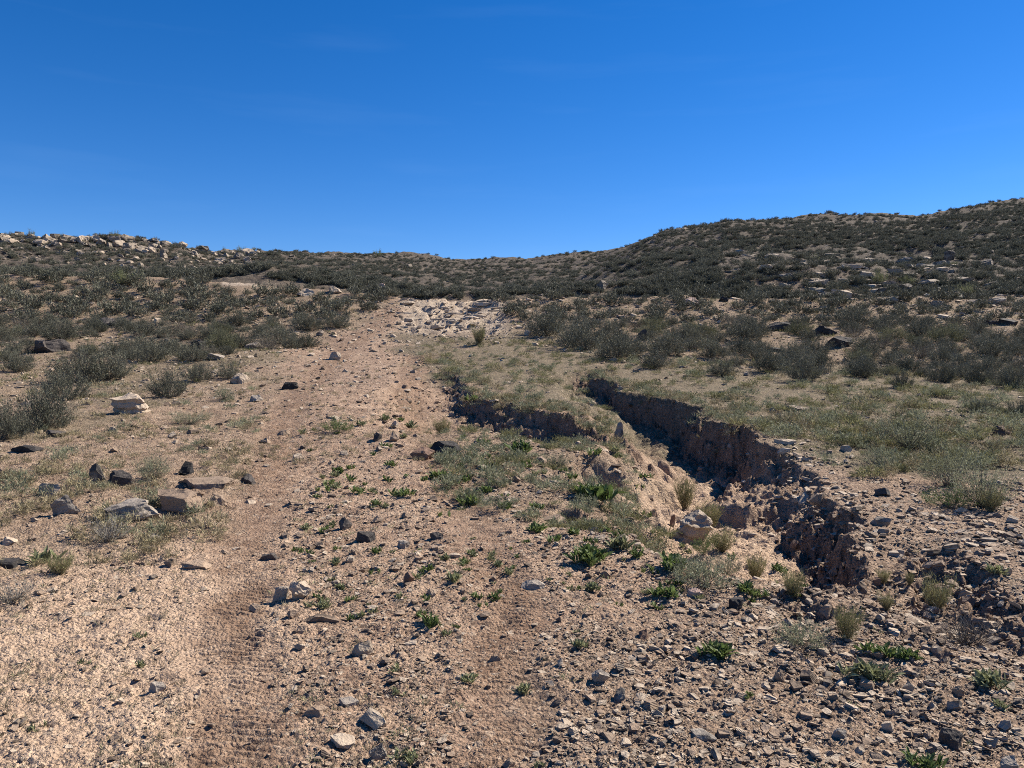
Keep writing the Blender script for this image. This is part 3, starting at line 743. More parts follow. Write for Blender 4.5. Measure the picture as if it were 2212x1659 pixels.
# ------------------------------------------------------------------ scatter helper (uncountable stuff)
def scatter(name, pos, rot, scl, idx, templates, label, cat):
    me = bpy.data.meshes.new(name)
    n = len(pos)
    me.vertices.add(n); me.vertices.foreach_set('co', np.asarray(pos, np.float32).ravel())
    for nm, data, ty in (('rot', rot, 'FLOAT_VECTOR'), ('scl', scl, 'FLOAT_VECTOR')):
        a = me.attributes.new(nm, ty, 'POINT'); a.data.foreach_set('vector', np.asarray(data, np.float32).ravel())
    a = me.attributes.new('pick', 'INT', 'POINT'); a.data.foreach_set('value', np.asarray(idx, np.int32))
    ob = bpy.data.objects.new(name, me); COL.objects.link(ob)
    c = bpy.data.collections.new(name + '_pieces')
    for k, tm in enumerate(templates):
        c.objects.link(bpy.data.objects.new('%s_piece_%02d' % (name, k), tm))
    g = bpy.data.node_groups.new(name, 'GeometryNodeTree')
    g.interface.new_socket('Geometry', in_out='INPUT', socket_type='NodeSocketGeometry')
    g.interface.new_socket('Geometry', in_out='OUTPUT', socket_type='NodeSocketGeometry')
    N = g.nodes; gi = N.new('NodeGroupInput'); go = N.new('NodeGroupOutput')
    iop = N.new('GeometryNodeInstanceOnPoints'); ci = N.new('GeometryNodeCollectionInfo')
    ci.inputs['Collection'].default_value = c
    ci.inputs['Separate Children'].default_value = True; ci.inputs['Reset Children'].default_value = True
    def na(nm, ty):
        q = N.new('GeometryNodeInputNamedAttribute'); q.data_type = ty; q.inputs['Name'].default_value = nm
        return q.outputs['Attribute']
    e2r = N.new('FunctionNodeEulerToRotation')
    g.links.new(na('rot', 'FLOAT_VECTOR'), e2r.inputs[0])
    g.links.new(gi.outputs[0], iop.inputs['Points']); g.links.new(ci.outputs[0], iop.inputs['Instance'])
    iop.inputs['Pick Instance'].default_value = True
    g.links.new(na('pick', 'INT'), iop.inputs['Instance Index'])
    g.links.new(e2r.outputs[0], iop.inputs['Rotation']); g.links.new(na('scl', 'FLOAT_VECTOR'), iop.inputs['Scale'])
    g.links.new(iop.outputs[0], go.inputs[0])
    md = ob.modifiers.new('scatter', 'NODES'); md.node_group = g
    ob['kind'] = 'stuff'; ob['label'] = label; ob['category'] = cat
    return ob

def sample_px(n, x0, x1, r0, r1):
    px = RNG.uniform(x0, x1, n); row = RNG.uniform(r0, r1, n)
    x, y = hit(px, row)
    ok = ~np.isnan(y)
    return px[ok], row[ok], x[ok], y[ok]

# ------------------------------------------------------------------ loose stones: the largest singly, the rest as gravel
STONE_T = [rock_mesh('stone', 900 + k, (1, random.Random(k).uniform(.6, .95), random.Random(k + 50).uniform(.35, .75)), 7, 0, .15) for k in range(14)]
FLAKE_T = [rock_mesh('flake', 950 + k, (1, random.Random(k).uniform(.55, .9), random.Random(k + 50).uniform(.14, .28)), 8, 0, .05) for k in range(8)]
ALLST = STONE_T + FLAKE_T
STONES_MIXED, STONES_PALE, STONES_HILL = [], [], []
for lst, mt in ((STONES_MIXED, M_MIXED), (STONES_PALE, M_PALE), (STONES_HILL, M_HILL)):
    for tm in ALLST:
        c = tm.copy(); c.materials.append(mt); lst.append(c)

def stone_field(n, x0, x1, r0, r1, dens, smin, smax, power=2.6):
    px, row, x, y = sample_px(n, x0, x1, r0, r1)
    d = dens(px + 60 * fbm(x * 1.2, y * 1.2, 3, 71), row + 35 * fbm(x * 1.2, y * 1.2, 3, 72))
    clump = .35 + 1.3 * np.clip(fbm(x * 2.3, y * 2.3, 3, 73) + .45, 0, 1)
    if r0 > 800:
        rt = terrain(x, y, False)[1]['rut']
        d = d * (1 - .8 * rt * (1 - sstep(8, 13, y)))
        gg, ww = carve(x, y)
        d = d * (1 - .92 * sstep(.15, .25, gg) * (1 - ww))
    ok = RNG.uniform(0, 1, len(x)) < d * clump
    px, row, x, y = px[ok], row[ok], x[ok], y[ok]
    u = RNG.uniform(0, 1, len(x))
    wpx = smin * (1 - u * (1 - (smin / smax) ** (power - 1))) ** (-1 / (power - 1))
    if r0 > 800:
        wpx = wpx * (1 + .35 * soft_poly(px, row, Z_GRAVEL, 60))
    return px, row, x, y, wpx * y / F, wpx

def dens_near(px, row):
    d = np.full(px.shape, .30)
    d = np.maximum(d, soft_poly(px, row, Z_GRAVEL, 150) * .78)
    d = np.maximum(d, soft_poly(px, row, [(640, 1100), (1050, 1080), (1500, 1200), (1500, 1330), (1300, 1400), (1330, 1900), (1160, 1900), (1150, 1300), (1000, 1250), (1000, 1900), (650, 1900), (700, 1300)], 80) * .75)
    d = np.maximum(d, soft_poly(px, row, [(980, 960), (1250, 960), (1430, 1040), (1500, 1260), (1250, 1180), (1050, 1060)], 60) * 1.2)
    d = np.maximum(d, soft_poly(px, row, [(1290, 1540), (1290, 1430), (1450, 1440), (1500, 1600), (1400, 1640)], 60) * 1.1)
    d = np.where(soft_poly(px, row, Z_SAND_L, 60) > .5, .16, d)
    d = np.where(soft_poly(px, row, Z_GRASS_L, 30) > .5, .16, d)
    d = np.where(soft_poly(px, row, Z_GRASS_R, 30) > .5, .14, d)
    d = np.where(soft_poly(px, row, Z_SAND_G, 10) > .5, .02, d)
    return d
def dens_mid(px, row):
    d = np.full(px.shape, .65)
    d = np.maximum(d, soft_poly(px, row, Z_SCREE, 50) * 1.3)
    d = np.maximum(d, soft_poly(px, row, Z_BELT_L, 20) * 1.0)
    d = np.maximum(d, soft_poly(px, row, Z_BELT_R, 20) * .8)
    d = np.where(soft_poly(px, row, Z_GRASS_R, 10) > .5, .10, d)
    return d
Z_PALE_R = [(1560, 560), (1640, 540), (1800, 535), (2000, 545), (2212, 560), (3100, 560), (3100, 660), (2100, 660), (1850, 655), (1700, 625), (1560, 600)]
Z_BLUFF = [(-900, 495), (120, 512), (400, 524), (440, 545), (560, 580), (420, 580), (200, 560), (-900, 560)]
Z_CTR = [(560, 540), (1000, 555), (1290, 548), (1250, 575), (900, 590), (640, 600)]
Z_DARKTOP = [(1330, 535), (1500, 485), (1600, 485), (1560, 520), (1450, 560), (1380, 560)]
def dens_hill(px, row):
    d = np.full(px.shape, .13)
    d = np.maximum(d, soft_poly(px, row, Z_PALE_R, 30) * .55)
    d = np.maximum(d, soft_poly(px, row, Z_BLUFF, 25) * 1.1)
    d = np.maximum(d, soft_poly(px, row, Z_CTR, 15) * .6)
    d = np.maximum(d, soft_poly(px, row, Z_DARKTOP, 15) * .5)
    return d

f1 = stone_field(255000, -650, 2900, 870, 1850, dens_near, 2.8, 30, 2.55)
f2 = stone_field(52000, -500, 2750, 640, 870, dens_mid, 2.2, 20, 2.5)
f3 = stone_field(38000, -500, 2750, 380, 650, dens_hill, 2.0, 17, 2.4)
ind = []       # individually built stones
gpos, grot, gscl, gidx = [], [], [], []
HS = np.array(HERO_SPOT)
for fi, (f, limit) in enumerate(((f1, 290), (f2, 90), (f3, 250))):
    px, row, x, y, size, wpx = f
    infr = (px > 0) & (px < 2212) & (row < 1655)
    clear = np.ones(len(px), bool)
    for hx, hr, hw in HERO_SPOT:
        clear &= (np.abs(px - hx) > hw + wpx * .4) | (np.abs(row - hr) > hw * .6 + wpx * .3)
    clear |= wpx < 5
    order = np.argsort(-(wpx * infr * clear))
    single = np.zeros(len(px), bool); single[order[:limit]] = True
    z = H(x, y)
    n = len(px)
    flat = RNG.uniform(0, 1, n) < .58
    pick = np.where(flat, 14 + RNG.integers(0, 8, n), RNG.integers(0, 14, n))
    rz = RNG.uniform(0, 6.283, n); tx = RNG.normal(0, .22, n); ty = RNG.normal(0, .22, n)
    thick = np.where(flat, RNG.uniform(.7, 1.3, n), RNG.uniform(.5, 1.0, n))
    pale = RNG.uniform(0, 1, n) < np.where(fi == 1, .6, .45)
    if fi == 1:
        pale |= soft_poly(px, row, Z_SCREE, 30) > .4
    for i in np.nonzero(single)[0]:
        ind.append((fi, px[i], row[i], x[i], y[i], z[i], size[i], wpx[i], pick[i], rz[i], tx[i], ty[i], thick[i], bool(pale[i])))
    r = ~single & clear
    gpos.append(np.column_stack([x, y, z - size * thick * np.where(flat, .06, .20)])[r]); grot.append(np.column_stack([tx, ty, rz])[r])
    gscl.append(np.column_stack([size, size, size * thick])[r])
    off = {0: 0, 1: 0, 2: 44}[fi]
    gidx.append((pick + (22 * pale if fi < 2 else 0) + off)[r])
scatter('gravel', np.vstack(gpos), np.vstack(grot), np.vstack(gscl), np.concatenate(gidx), STONES_MIXED + STONES_PALE + STONES_HILL,
        'loose gravel and small stones strewn over the slope', 'gravel')

for (fi, px, row, x, y, z, size, wpx, pick, rz, tx, ty, thick, pale) in ind:
    base = {0: STONES_MIXED, 1: STONES_MIXED, 2: STONES_HILL}[fi]
    if pale and fi < 2:
        base = STONES_PALE
    flat = pick >= 14
    if fi == 2:
        nm, cat, grp = 'hill_rock', 'rock', 'rocks on the far slopes'
        adj = 'flat hillside rock' if flat else 'blocky hillside rock'
    else:
        nm, cat = ('stone_flake', 'stone') if flat else ('stone', 'stone')
        grp = 'loose stones on the near slope'
        adj = ('pale ' if pale else 'brown-grey ') + ('flat stone' if flat else 'angular stone')
    o = link(nm, base[pick], (x, y, z - size * thick * (.24 if not flat else .07)), rz, (size, size, size * thick), (tx, ty))
    tag(o, adj, cat, grp)
    ITEMS.append((o, px, row, adj, wpx))

M_CLAY = rock_material('dry_clay', (.31, .21, .15), (.19, .125, .09), (.09, .06, .045), .2, .6, .1)
cl = []
for P, m, kmax in ((GULLY_MAIN, 5200, len(P) if False else 15.9), (GULLY_SIDE, 2600, 6.9), (GULLY_NOTCH, 350, 3.9), (GULLY_RIGHT, 350, 3.9)):
    k = RNG.uniform(.6, kmax, m); i = k.astype(int); u = (k - i)[:, None]
    q = P[i] * (1 - u) + P[i + 1] * u
    tg = P[i + 1, :2] - P[i, :2]; tg /= np.linalg.norm(tg, axis=1, keepdims=True)
    nr = np.column_stack([tg[:, 1], -tg[:, 0]])
    cl.append(q[:, :2] + nr * RNG.uniform(-.25, .65, m)[:, None])
cl = np.vstack(cl)
w_ = carve(cl[:, 0], cl[:, 1])[1]
cl = cl[w_ > .35]; n = len(cl)
cs = .018 * (1 - RNG.uniform(0, .92, n)) ** -.75
CLODS = []
for tm in STONE_T:
    c = tm.copy(); c.materials.append(M_CLAY); CLODS.append(c)
scatter('soil_clods', np.column_stack([cl, H(cl[:, 0], cl[:, 1]) - cs * .25]), RNG.uniform(0, 6.28, (n, 3)), np.column_stack([cs, cs, cs * RNG.uniform(.7, 1.3, n)]),
        RNG.integers(0, 14, n), CLODS, 'crumbling clods of red-brown soil on the gully walls', 'soil')

LEDGE = []
# slab ledges of the pale rock where the track tops out
r2 = random.Random(5)
for k in range(120):
    px, row = r2.uniform(862, 1085), r2.choice([649, 656, 662, 668, 675, 682, 690, 698, 706]) + r2.uniform(-2, 2)
    x, y = hit1(px, row); w = r2.choice([9, 12, 16, 22, 30, 40, 58]) * r2.uniform(.8, 1.2) * y / F
    me = rock_mesh('ledge_slab', 3000 + k, (w, min(w * r2.uniform(.5, .9), .75), r2.uniform(.12, .19)), 9, 1, .05, .05)
    me.materials.append(M_PALE if r2.random() < .85 else M_GREY)
    o = link('ledge_slab', me, (x, y, H(x, y)[0] - .115), r2.uniform(-.25, .25), (1, 1, 1), (r2.gauss(.08, .03), r2.gauss(0, .025)))
    tag(o, 'pale ledge slab', 'slab', 'pale rock slabs at the top of the track')
    LEDGE.append((o, px, row))
# pale flat outcrops low on the right hill, and the boulder rim of the left bluff
for k in range(110):
    while True:
        px, row = r2.uniform(1560, 2212), r2.uniform(535, 660)
        if soft_poly(np.array([px]), np.array([row]), Z_PALE_R, 1)[0] > .5:
            break
    x, y = hit1(px, row); w = r2.uniform(12, 48) * y / F
    me = rock_mesh('outcrop_slab', 4000 + k, (w, w * r2.uniform(.5, .8), w * r2.uniform(.20, .42)), 9, 1, .05, .05)
    me.materials.append(M_HILL if r2.random() < .5 else M_PALE)
    o = link('outcrop_slab', me, (x, y, H(x, y)[0] - .04 - .04 * w), r2.uniform(-.4, .4), (1, 1, 1), (r2.gauss(.10, .08), r2.gauss(0, .10)))
    tag(o, 'pale outcrop slab', 'slab', 'pale slabs outcropping at the foot of the right hill')
    ITEMS.append((o, px, row, 'pale outcrop slab', w * F / y))
BLUFF_T = []
for k in range(12):
    me = rock_mesh('bluff_boulder', 4500 + k, (1, .8, random.Random(k).uniform(.5, .85)), 9, 1, .1, .05)
    me.materials.append(M_HILL if k % 3 else M_PALE); BLUFF_T.append(me)
for k in range(230):
    while True:
        px = r2.uniform(-10, 560); f = abs(r2.gauss(0, .42))
        sky_r = float(np.interp(px, SKY_X, SKY_R)); row = sky_r + 3 + f * 60
        if row < 595:
            break
    x, y = hit1(px, row)
    if math.isnan(y):
        continue
    wp = r2.uniform(8, 18) * (1.35 if f < .35 else 1.0) * (1.25 if r2.random() < .2 else 1)
    w = wp * y / F
    o = link('bluff_boulder', BLUFF_T[k % 12], (x, y, H(x, y)[0] - .15 * w), r2.uniform(0, 6.28), (w * 1.25, w, w * .95), (r2.gauss(0, .12), r2.gauss(0, .12)))
    tag(o, 'tan bluff boulder', 'boulder', 'boulders along the left bluff')
    ITEMS.append((o, px, row, 'tan bluff boulder', wp))

# ------------------------------------------------------------------ plants
def leaf_material(name, a, b, trans=.25, rough=.75):
    m, t, out = new_mat(name)
    oi = t.nodes.new('ShaderNodeObjectInfo'); geo = t.nodes.new('ShaderNodeNewGeometry')
    f = math_n(t, 'ADD', math_n(t, 'MULTIPLY', oi.outputs['Random'], .6), math_n(t, 'MULTIPLY', noise_n(t, geo.outputs['Position'], 9.0, 3), .5))
    tn = t.nodes.new('ShaderNodeAttribute'); tn.attribute_name = 'tone'
    c = mixc(t, ramp(t, f, [(.15, 0.0), (.85, 1.0)]), a, b)
    c = mixc(t, tn.outputs['Fac'], mixc(t, 1.0, c, (.45, .45, .45), 'MULTIPLY'), mixc(t, 1.0, c, (1.7, 1.7, 1.65), 'MULTIPLY'))
    p = node(t, 'ShaderNodeBsdfPrincipled', Roughness=rough); p.inputs['Specular IOR Level'].default_value = .3
    t.links.new(c, p.inputs['Base Color'])
    tr = t.nodes.new('ShaderNodeBsdfTranslucent'); t.links.new(c, tr.inputs['Color'])
    mxs = t.nodes.new('ShaderNodeMixShader'); mxs.inputs[0].default_value = trans
    t.links.new(p.outputs[0], mxs.inputs[1]); t.links.new(tr.outputs[0], mxs.inputs[2])
    t.links.new(mxs.outputs[0], out.inputs['Surface'])
    return m
M_SHRUB = leaf_material('shrub_leaf', (.072, .076, .056), (.140, .138, .102), .12)
M_TWIG = leaf_material('shrub_twig', (.12, .108, .088), (.25, .225, .185), 0.0)
M_SHRUB_DRY = leaf_material('dry_shrub_leaf', (.095, .082, .062), (.17, .145, .11), .1)
M_SHRUB_OLIVE = leaf_material('olive_shrub_leaf', (.078, .082, .048), (.15, .15, .085), .2)
M_GREY_TWIG = leaf_material('dead_twig', (.12, .105, .09), (.24, .22, .19), 0.0)
M_GREEN = leaf_material('green_leaf', (.060, .095, .028), (.12, .155, .052), .30, .6)
M_SILVER = leaf_material('silver_leaf', (.14, .15, .095), (.25, .255, .165), .25)
M_WEED = leaf_material('weed_leaf', (.13, .145, .075), (.22, .225, .12), .25)
M_DRY = leaf_material('dry_grass', (.17, .14, .085), (.33, .28, .17), .2)
M_OLIVE = leaf_material('olive_grass', (.105, .108, .048), (.215, .205, .10), .25)
M_SPRIG = leaf_material('dry_sprig', (.085, .08, .050), (.19, .165, .105), .1)

def mesh_np(name, verts, faces_quads, mats, mat_idx=None):
    me = bpy.data.meshes.new(name)
    q = np.asarray(faces_quads, np.int32)
    me.vertices.add(len(verts)); me.vertices.foreach_set('co', np.asarray(verts, np.float32).ravel())
    me.loops.add(q.size); me.loops.foreach_set('vertex_index', q.ravel())
    me.polygons.add(len(q)); me.polygons.foreach_set('loop_start', (np.arange(len(q)) * q.shape[1]).astype(np.int32))
    for m in mats:
        me.materials.append(m)
    if mat_idx is not None:
        me.polygons.foreach_set('material_index', np.asarray(mat_idx, np.int32))
    me.update(calc_edges=True)
    a = me.attributes.new('tone', 'FLOAT', 'FACE')
    a.data.foreach_set('value', np.random.default_rng(len(q)).uniform(0, 1, len(q)).astype(np.float32))
    return me

def blades(P, D, L, Wd, rng, bend=0.0):
    """one quad blade per row: base point, direction, length, width"""
    n = len(P)
    D = D / np.linalg.norm(D, axis=1, keepdims=True)
    r = rng.normal(size=(n, 3)); S = np.cross(D, r); S /= np.linalg.norm(S, axis=1, keepdims=True) + 1e-9
    L = np.asarray(L)[:, None] * np.ones((n, 1)); Wd = np.asarray(Wd)[:, None] * np.ones((n, 1))
    tip = P + D * L
    tip[:, 2] -= bend * L[:, 0]
    mid = P + D * L * .55
    v = np.stack([P - S * Wd * .3, P + S * Wd * .3, tip, mid - S * Wd * .6], 1)
    v = np.stack([P, mid + S * Wd * .5, tip, mid - S * Wd * .5], 1)
    return v.reshape(-1, 3), np.arange(4 * n).reshape(-1, 4)

def stems_np(P0, P1, P2, r0):
    """bent stems as crossed ribbons tapering to the tip: base, bend, tip"""
    vs, fs = [], []
    n = len(P0); b = 0
    for side in (np.array([1.0, 0, 0]), np.array([0, 1.0, 0])):
        S = side[None, :] * np.asarray(r0)[:, None]
        v = np.stack([P0 - S, P0 + S, P1 + S * .7, P1 - S * .7, P2 + S * .25, P2 - S * .25], 1)
        vs.append(v.reshape(-1, 3)); k = np.arange(n)[:, None] * 6 + b
        fs.append(np.concatenate([k + np.array([[0, 1, 2, 3]]), k + np.array([[3, 2, 4, 5]])], 0))
        b += 6 * n
    return np.vstack(vs), np.vstack(fs)

def shrub_np(seed, n_stem, per, spread=1.15, leaf=(.030, .007), lobes=5, fill=.35, stem_r=.006, upright=.35):
    """round bush of unit radius: bent stems from the root, short leaves crowding the outer part"""
    rng = np.random.default_rng(seed)
    az = rng.uniform(0, 2 * math.pi, n_stem); pol = np.arccos(1 - rng.uniform(0, 1, n_stem) * (1 - math.cos(spread)))
    lob = 1 + .16 * np.sin(az * lobes + rng.uniform(0, 6)) + .12 * np.sin(az * 3 + pol * 4 + rng.uniform(0, 6))
    L = (1.02 - .42 * rng.uniform(0, 1, n_stem) ** 1.7) * lob
    d = np.column_stack([np.sin(pol) * np.cos(az), np.sin(pol) * np.sin(az), np.cos(pol) * .95 + .08])
    P0 = np.column_stack([rng.normal(0, .06, n_stem), rng.normal(0, .06, n_stem), np.full(n_stem, -.03)])
    P2 = P0 + d * L[:, None]
    P2[:, 2] += upright * np.sin(pol) * .35 * L
    P1 = P0 * .5 + P2 * .5 + np.column_stack([d[:, 0] * .10, d[:, 1] * .10, -.06 * np.sin(pol)])
    sv, sf = stems_np(P0, P1, P2, np.full(n_stem, stem_r))
    m = n_stem * per
    si = np.repeat(np.arange(n_stem), per)
    t = fill + (1 - fill) * rng.uniform(0, 1, m) ** .7
    a = (1 - t) ** 2; b = 2 * t * (1 - t); c = t * t
    ctrl = 2 * P1 - .5 * (P0 + P2)
    Q = a[:, None] * P0[si] + b[:, None] * ctrl[si] + c[:, None] * P2[si]
    tan = (P2 - P1)[si]; tan /= np.linalg.norm(tan, axis=1, keepdims=True)
    Q = Q + rng.normal(0, .045, (m, 3)) * (t[:, None])
    dirs = tan * .7 + np.array([0, 0, .30]) + rng.normal(0, .62, (m, 3))
    Q[:, 2] = np.maximum(Q[:, 2], .0)
    lv, lf = blades(Q, dirs, leaf[0] * rng.uniform(.7, 1.6, m), leaf[1] * rng.uniform(.7, 1.4, m), rng)
    return sv, sf, lv, lf

def shrub_pair(name, seed, leafmat, twigmat, **kw):
    sv, sf, lv, lf = shrub_np(seed, **kw)
    return (mesh_np(name + '_foliage', lv, lf, [leafmat]), mesh_np(name + '_stems', sv, sf, [twigmat]),
            mesh_np(name, np.vstack([lv, sv]), np.vstack([lf, sf + len(lv)]), [leafmat, twigmat], np.concatenate([np.zeros(len(lf)), np.ones(len(sf))])))

SH = [shrub_pair('shrub', 10 + k, (M_SHRUB, M_SHRUB, M_SHRUB, M_SHRUB_OLIVE, M_SHRUB, M_SHRUB_DRY)[k], M_TWIG if k != 5 else M_GREY_TWIG, n_stem=(150, 175, 130, 160, 120, 110)[k], per=(62, 58, 64, 58, 64, 30)[k], leaf=((.052, .014), (.048, .014), (.056, .013), (.052, .014), (.06, .012), (.08, .009))[k],
                 lobes=4 + k % 3, spread=(1.42, 1.48, 1.38, 1.45, 1.35, 1.35)[k], fill=(.40, .45, .35, .42, .30, .35)[k], upright=.15) for k in range(6)]
SH_FAR = [shrub_pair('shrub', 40 + k, M_SHRUB, M_TWIG, n_stem=44, per=20, leaf=(.17, .042), lobes=3 + k % 3, spread=1.3, fill=.3)[2] for k in range(5)]
SH_GREEN = [shrub_pair('shrub', 60 + k, M_WEED, M_TWIG, n_stem=70, per=26, leaf=(.10, .018), lobes=5, spread=1.0, fill=.25)[2] for k in range(3)]

def place_thing(nm, pair, x, y, r, hgt, rz, parts, label, cat, grp):
    z = float(H(x, y)[0])
    if parts:
        e = bpy.data.objects.new(nm, None); COL.objects.link(e)
        e.empty_display_size = .1
        e.location = (x, y, z); e.rotation_euler = (0, 0, rz); e.scale = (r, r, hgt)
        for pn, me in zip(parts, pair):
            o = bpy.data.objects.new(pn, me); COL.objects.link(o); o.parent = e
    else:
        e = link(nm, pair[2], (x, y, z - .02), rz, (r, r, hgt))
    return tag(e, label, cat, grp)

# the shrubs that stand out in front, by eye from the photograph: px, row of the base, half width px, height px
SHRUB_HERO = [(95, 925, 62, 82, 'big dark shrub nearest the left edge of the dry grass'), (15, 950, 50, 75, 'shrub cut by the left edge above the dark slab'),
              (140, 860, 50, 55, 'shrub behind the big left-edge shrub'), (365, 858, 45, 55, 'dark round shrub behind the cream boulder'),
              (165, 822, 60, 58, 'wide shrub at the lower left of the left belt'), (235, 815, 48, 60, 'tall shrub right of the wide left shrub'),
              (430, 822, 30, 36, 'small shrub left of the pale wedge rock'), (495, 818, 28, 34, 'small shrub right behind the pale wedge rock'),
              (420, 782, 40, 32, 'low shrub below the black flaky rock'), (40, 802, 32, 40, 'shrub below the black overhanging rock at left'),
              (1335, 775, 55, 52, 'nearest shrub of the right belt above the gully head'), (1260, 750, 62, 62, 'large blue-grey shrub on the right track edge'),
              (1180, 722, 48, 50, 'dark shrub at the right edge of the rock steps'), (1415, 800, 34, 36, 'lone shrub standing out below the dark tilted rock'),
              (1440, 770, 48, 46, 'shrub just right of the dark tilted rock'), (1735, 822, 52, 56, 'large dark shrub at the front of the right belt'),
              (1660, 800, 36, 40, 'shrub left of the large front shrub'), (1870, 815, 40, 40, 'shrub at the front of the right belt, fourth from right edge'),
              (2035, 818, 32, 42, 'round shrub at the belt front, third from right edge'), (2110, 826, 30, 46, 'round shrub at the belt front, second from right edge'),
              (2190, 838, 40, 44, 'shrub at the belt front touching the right edge'), (1950, 840, 26, 34, 'small shrub standing forward on the right grass'),
              (1960, 800, 42, 40, 'shrub behind the small forward shrub'), (1560, 812, 36, 32, 'low shrub at the belt front above the gully'),
              (2120, 895, 30, 24, 'low sparse shrub on the right grassy flat'), (2205, 905, 30, 34, 'shrub on the grassy flat at the right edge')]
SHRUBS = []
for k, (px, row, hw, hp, lab) in enumerate(SHRUB_HERO):
    x, y = hit1(px, row); s = y / F
    place_thing('shrub', SH[(0, 2, 1, 4)[k % 4]], x, y, hw * s * 1.12, hp * s * 1.2, k * 1.3, ('foliage', 'stems'), lab, 'shrub', 'grey-green shrubs')
    SHRUBS.append((px, row, hw))

def inside(px, row, poly):
    return soft_poly(np.array([px]), np.array([row]), poly, 1e-3)[0] > .5

# dart throwing over the two belts
cand = []
r3 = random.Random(11)
tries = 0
placed = [(hit1(p[0], p[1]), p[2] * hit1(p[0], p[1])[1] / F) for p in SHRUBS]
placed = [(a[0], a[1], b) for a, b in placed]
belt = []
while tries < 18000:
    tries += 1
    px, row = r3.uniform(-420, 2650), r3.uniform(588, 960)
    if inside(px, row, Z_BELT_L):
        side = 'L'
    elif inside(px, row, Z_BELT_R):
        side = 'R'
    else:
        continue
    x, y = hit1(px, row)
    if math.isnan(y) or y > 44:
        continue
    r = r3.choice([.22, .30, .38, .44, .50, .56, .62, .72])
    if y > 34:
        r *= 1.15
    if 470 < px < 700 and 606 < row < 632:
        continue
    if px < 500 and row > 788:
        continue
    gap = .82 if side == 'R' else .76
    if any((x - a) ** 2 + (y - b) ** 2 < ((r + c) * gap) ** 2 for a, b, c in placed):
        continue
    if any(abs(px - hx) < hw * .9 and -4 < row - hr < hw * 1.6 for hx, hr, hw in HERO_SPOT):
        continue
    if side == 'L' and vnoise(np.array([x * .55]), np.array([y * .55]), 5)[0] < -.26:
        continue
    placed.append((x, y, r)); belt.append((px, row, x, y, r, side))
belt.sort(key=lambda b: b[3] + (100 if not -30 < b[0] < 2242 else 0))
far_extra = []
for k, (px, row, x, y, r, side) in enumerate(belt):
    if k < 274:
        parts = ('foliage', 'stems') if k < 60 else None
        o = place_thing('shrub', SH[r3.choice([0, 0, 1, 1, 2, 2, 3, 4, 5])], x, y, r, r * r3.uniform(.82, 1.15), r3.uniform(0, 6.28), parts, '', 'shrub', 'grey-green shrubs')
        ITEMS.append((o, px, row - 10, 'grey-green shrub', r * F / y))
    else:
        far_extra.append((x, y, r))

BUSH_LAND = ['green bush on bluff top', 'small rim bush', 'far left grey bush', 'wide skyline bush', 'sparse skyline bush', 'yellow-green skyline bush', 'tiny skyline bush', 'low skyline bush',
             'skyline bush above the track', 'grey slope bush', 'dark bluff-foot bush', 'tall yellow-green bush', 'dark outcrop bush', 'green outcrop bush', 'right outcrop bush', 'upper outcrop bush',
             'grey outcrop bush', 'hill-foot bush', 'round crest bush', 'small crest bush', 'right-edge crest bush']
LAND += [(95, 890, 'big left-edge shrub'), (1735, 800, 'large front shrub'), (1415, 785, 'lone forward shrub'), (2110, 805, 'second front shrub from right'), (1260, 720, 'large blue-grey shrub'), (235, 790, 'tall left shrub'), (1950, 825, 'small forward shrub'),
         (320, 640, 'middle of the left shrub belt'), (30, 640, 'left end of the brow'), (1900, 690, 'gap in the right shrub belt')][:7]
# taller green bushes along the skyline and on the slopes
for k, (px, row, hw, hp, lab) in enumerate([(68, 511, 10, 17, 'green bush on the left bluff top beside the edge'), (133, 512, 7, 12, 'small green bush on the left bluff rim'), (22, 516, 14, 12, 'grey bush at the far left of the bluff top'),
        (247, 522, 16, 16, 'wide green bush on the bluff skyline'), (410, 532, 9, 12, 'sparse bush beside the skyline ledge'), (522, 538, 14, 13, 'yellow-green bush on the skyline, middle of three'), (484, 536, 5, 10, 'tiny bush on the skyline, left of three'), (549, 538, 8, 8, 'low bush on the skyline, right of three'),
        (817, 556, 13, 19, 'green bush on the skyline above the track top'), (528, 592, 22, 24, 'grey bush on the slope below the three skyline bushes'), (365, 585, 20, 18, 'dark bush at the foot of the bluff'), (275, 618, 42, 36, 'tall yellow-green bush behind the left shrub belt'),
        (1900, 612, 24, 30, 'dark green bush among the pale outcrop slabs'), (1960, 608, 22, 20, 'green bush right of the dark outcrop bush'), (2085, 636, 24, 30, 'green bush on the right outcrops'), (1760, 572, 14, 16, 'green bush above the outcrop slabs'), (1690, 590, 24, 18, 'grey-green bush left on the outcrop'),
        (2060, 560, 14, 10, 'bush beside the upright square rock'), (1880, 465, 9, 9, 'round bush on the right hill crest'), (2000, 466, 6, 8, 'small bush on the right hill skyline'), (2140, 446, 8, 8, 'bush on the right hill skyline near the edge')]):
    x, y = hit1(px, row)
    if math.isnan(y):
        x, y = hit1(px, row + 5)
    s = y / F
    me = SH_GREEN[k % 3] if 'grey' not in lab and 'dark bush' not in lab else SH[k % 6][2]
    o = link('bush', me, (x, y, float(H(x, y)[0]) - .05), k * 1.1, (hw * s, hw * s, hp * s))
    tag(o, lab, 'bush', 'taller bushes on the slopes')
    LAND.append((px, row - hp / 2, BUSH_LAND[k]))

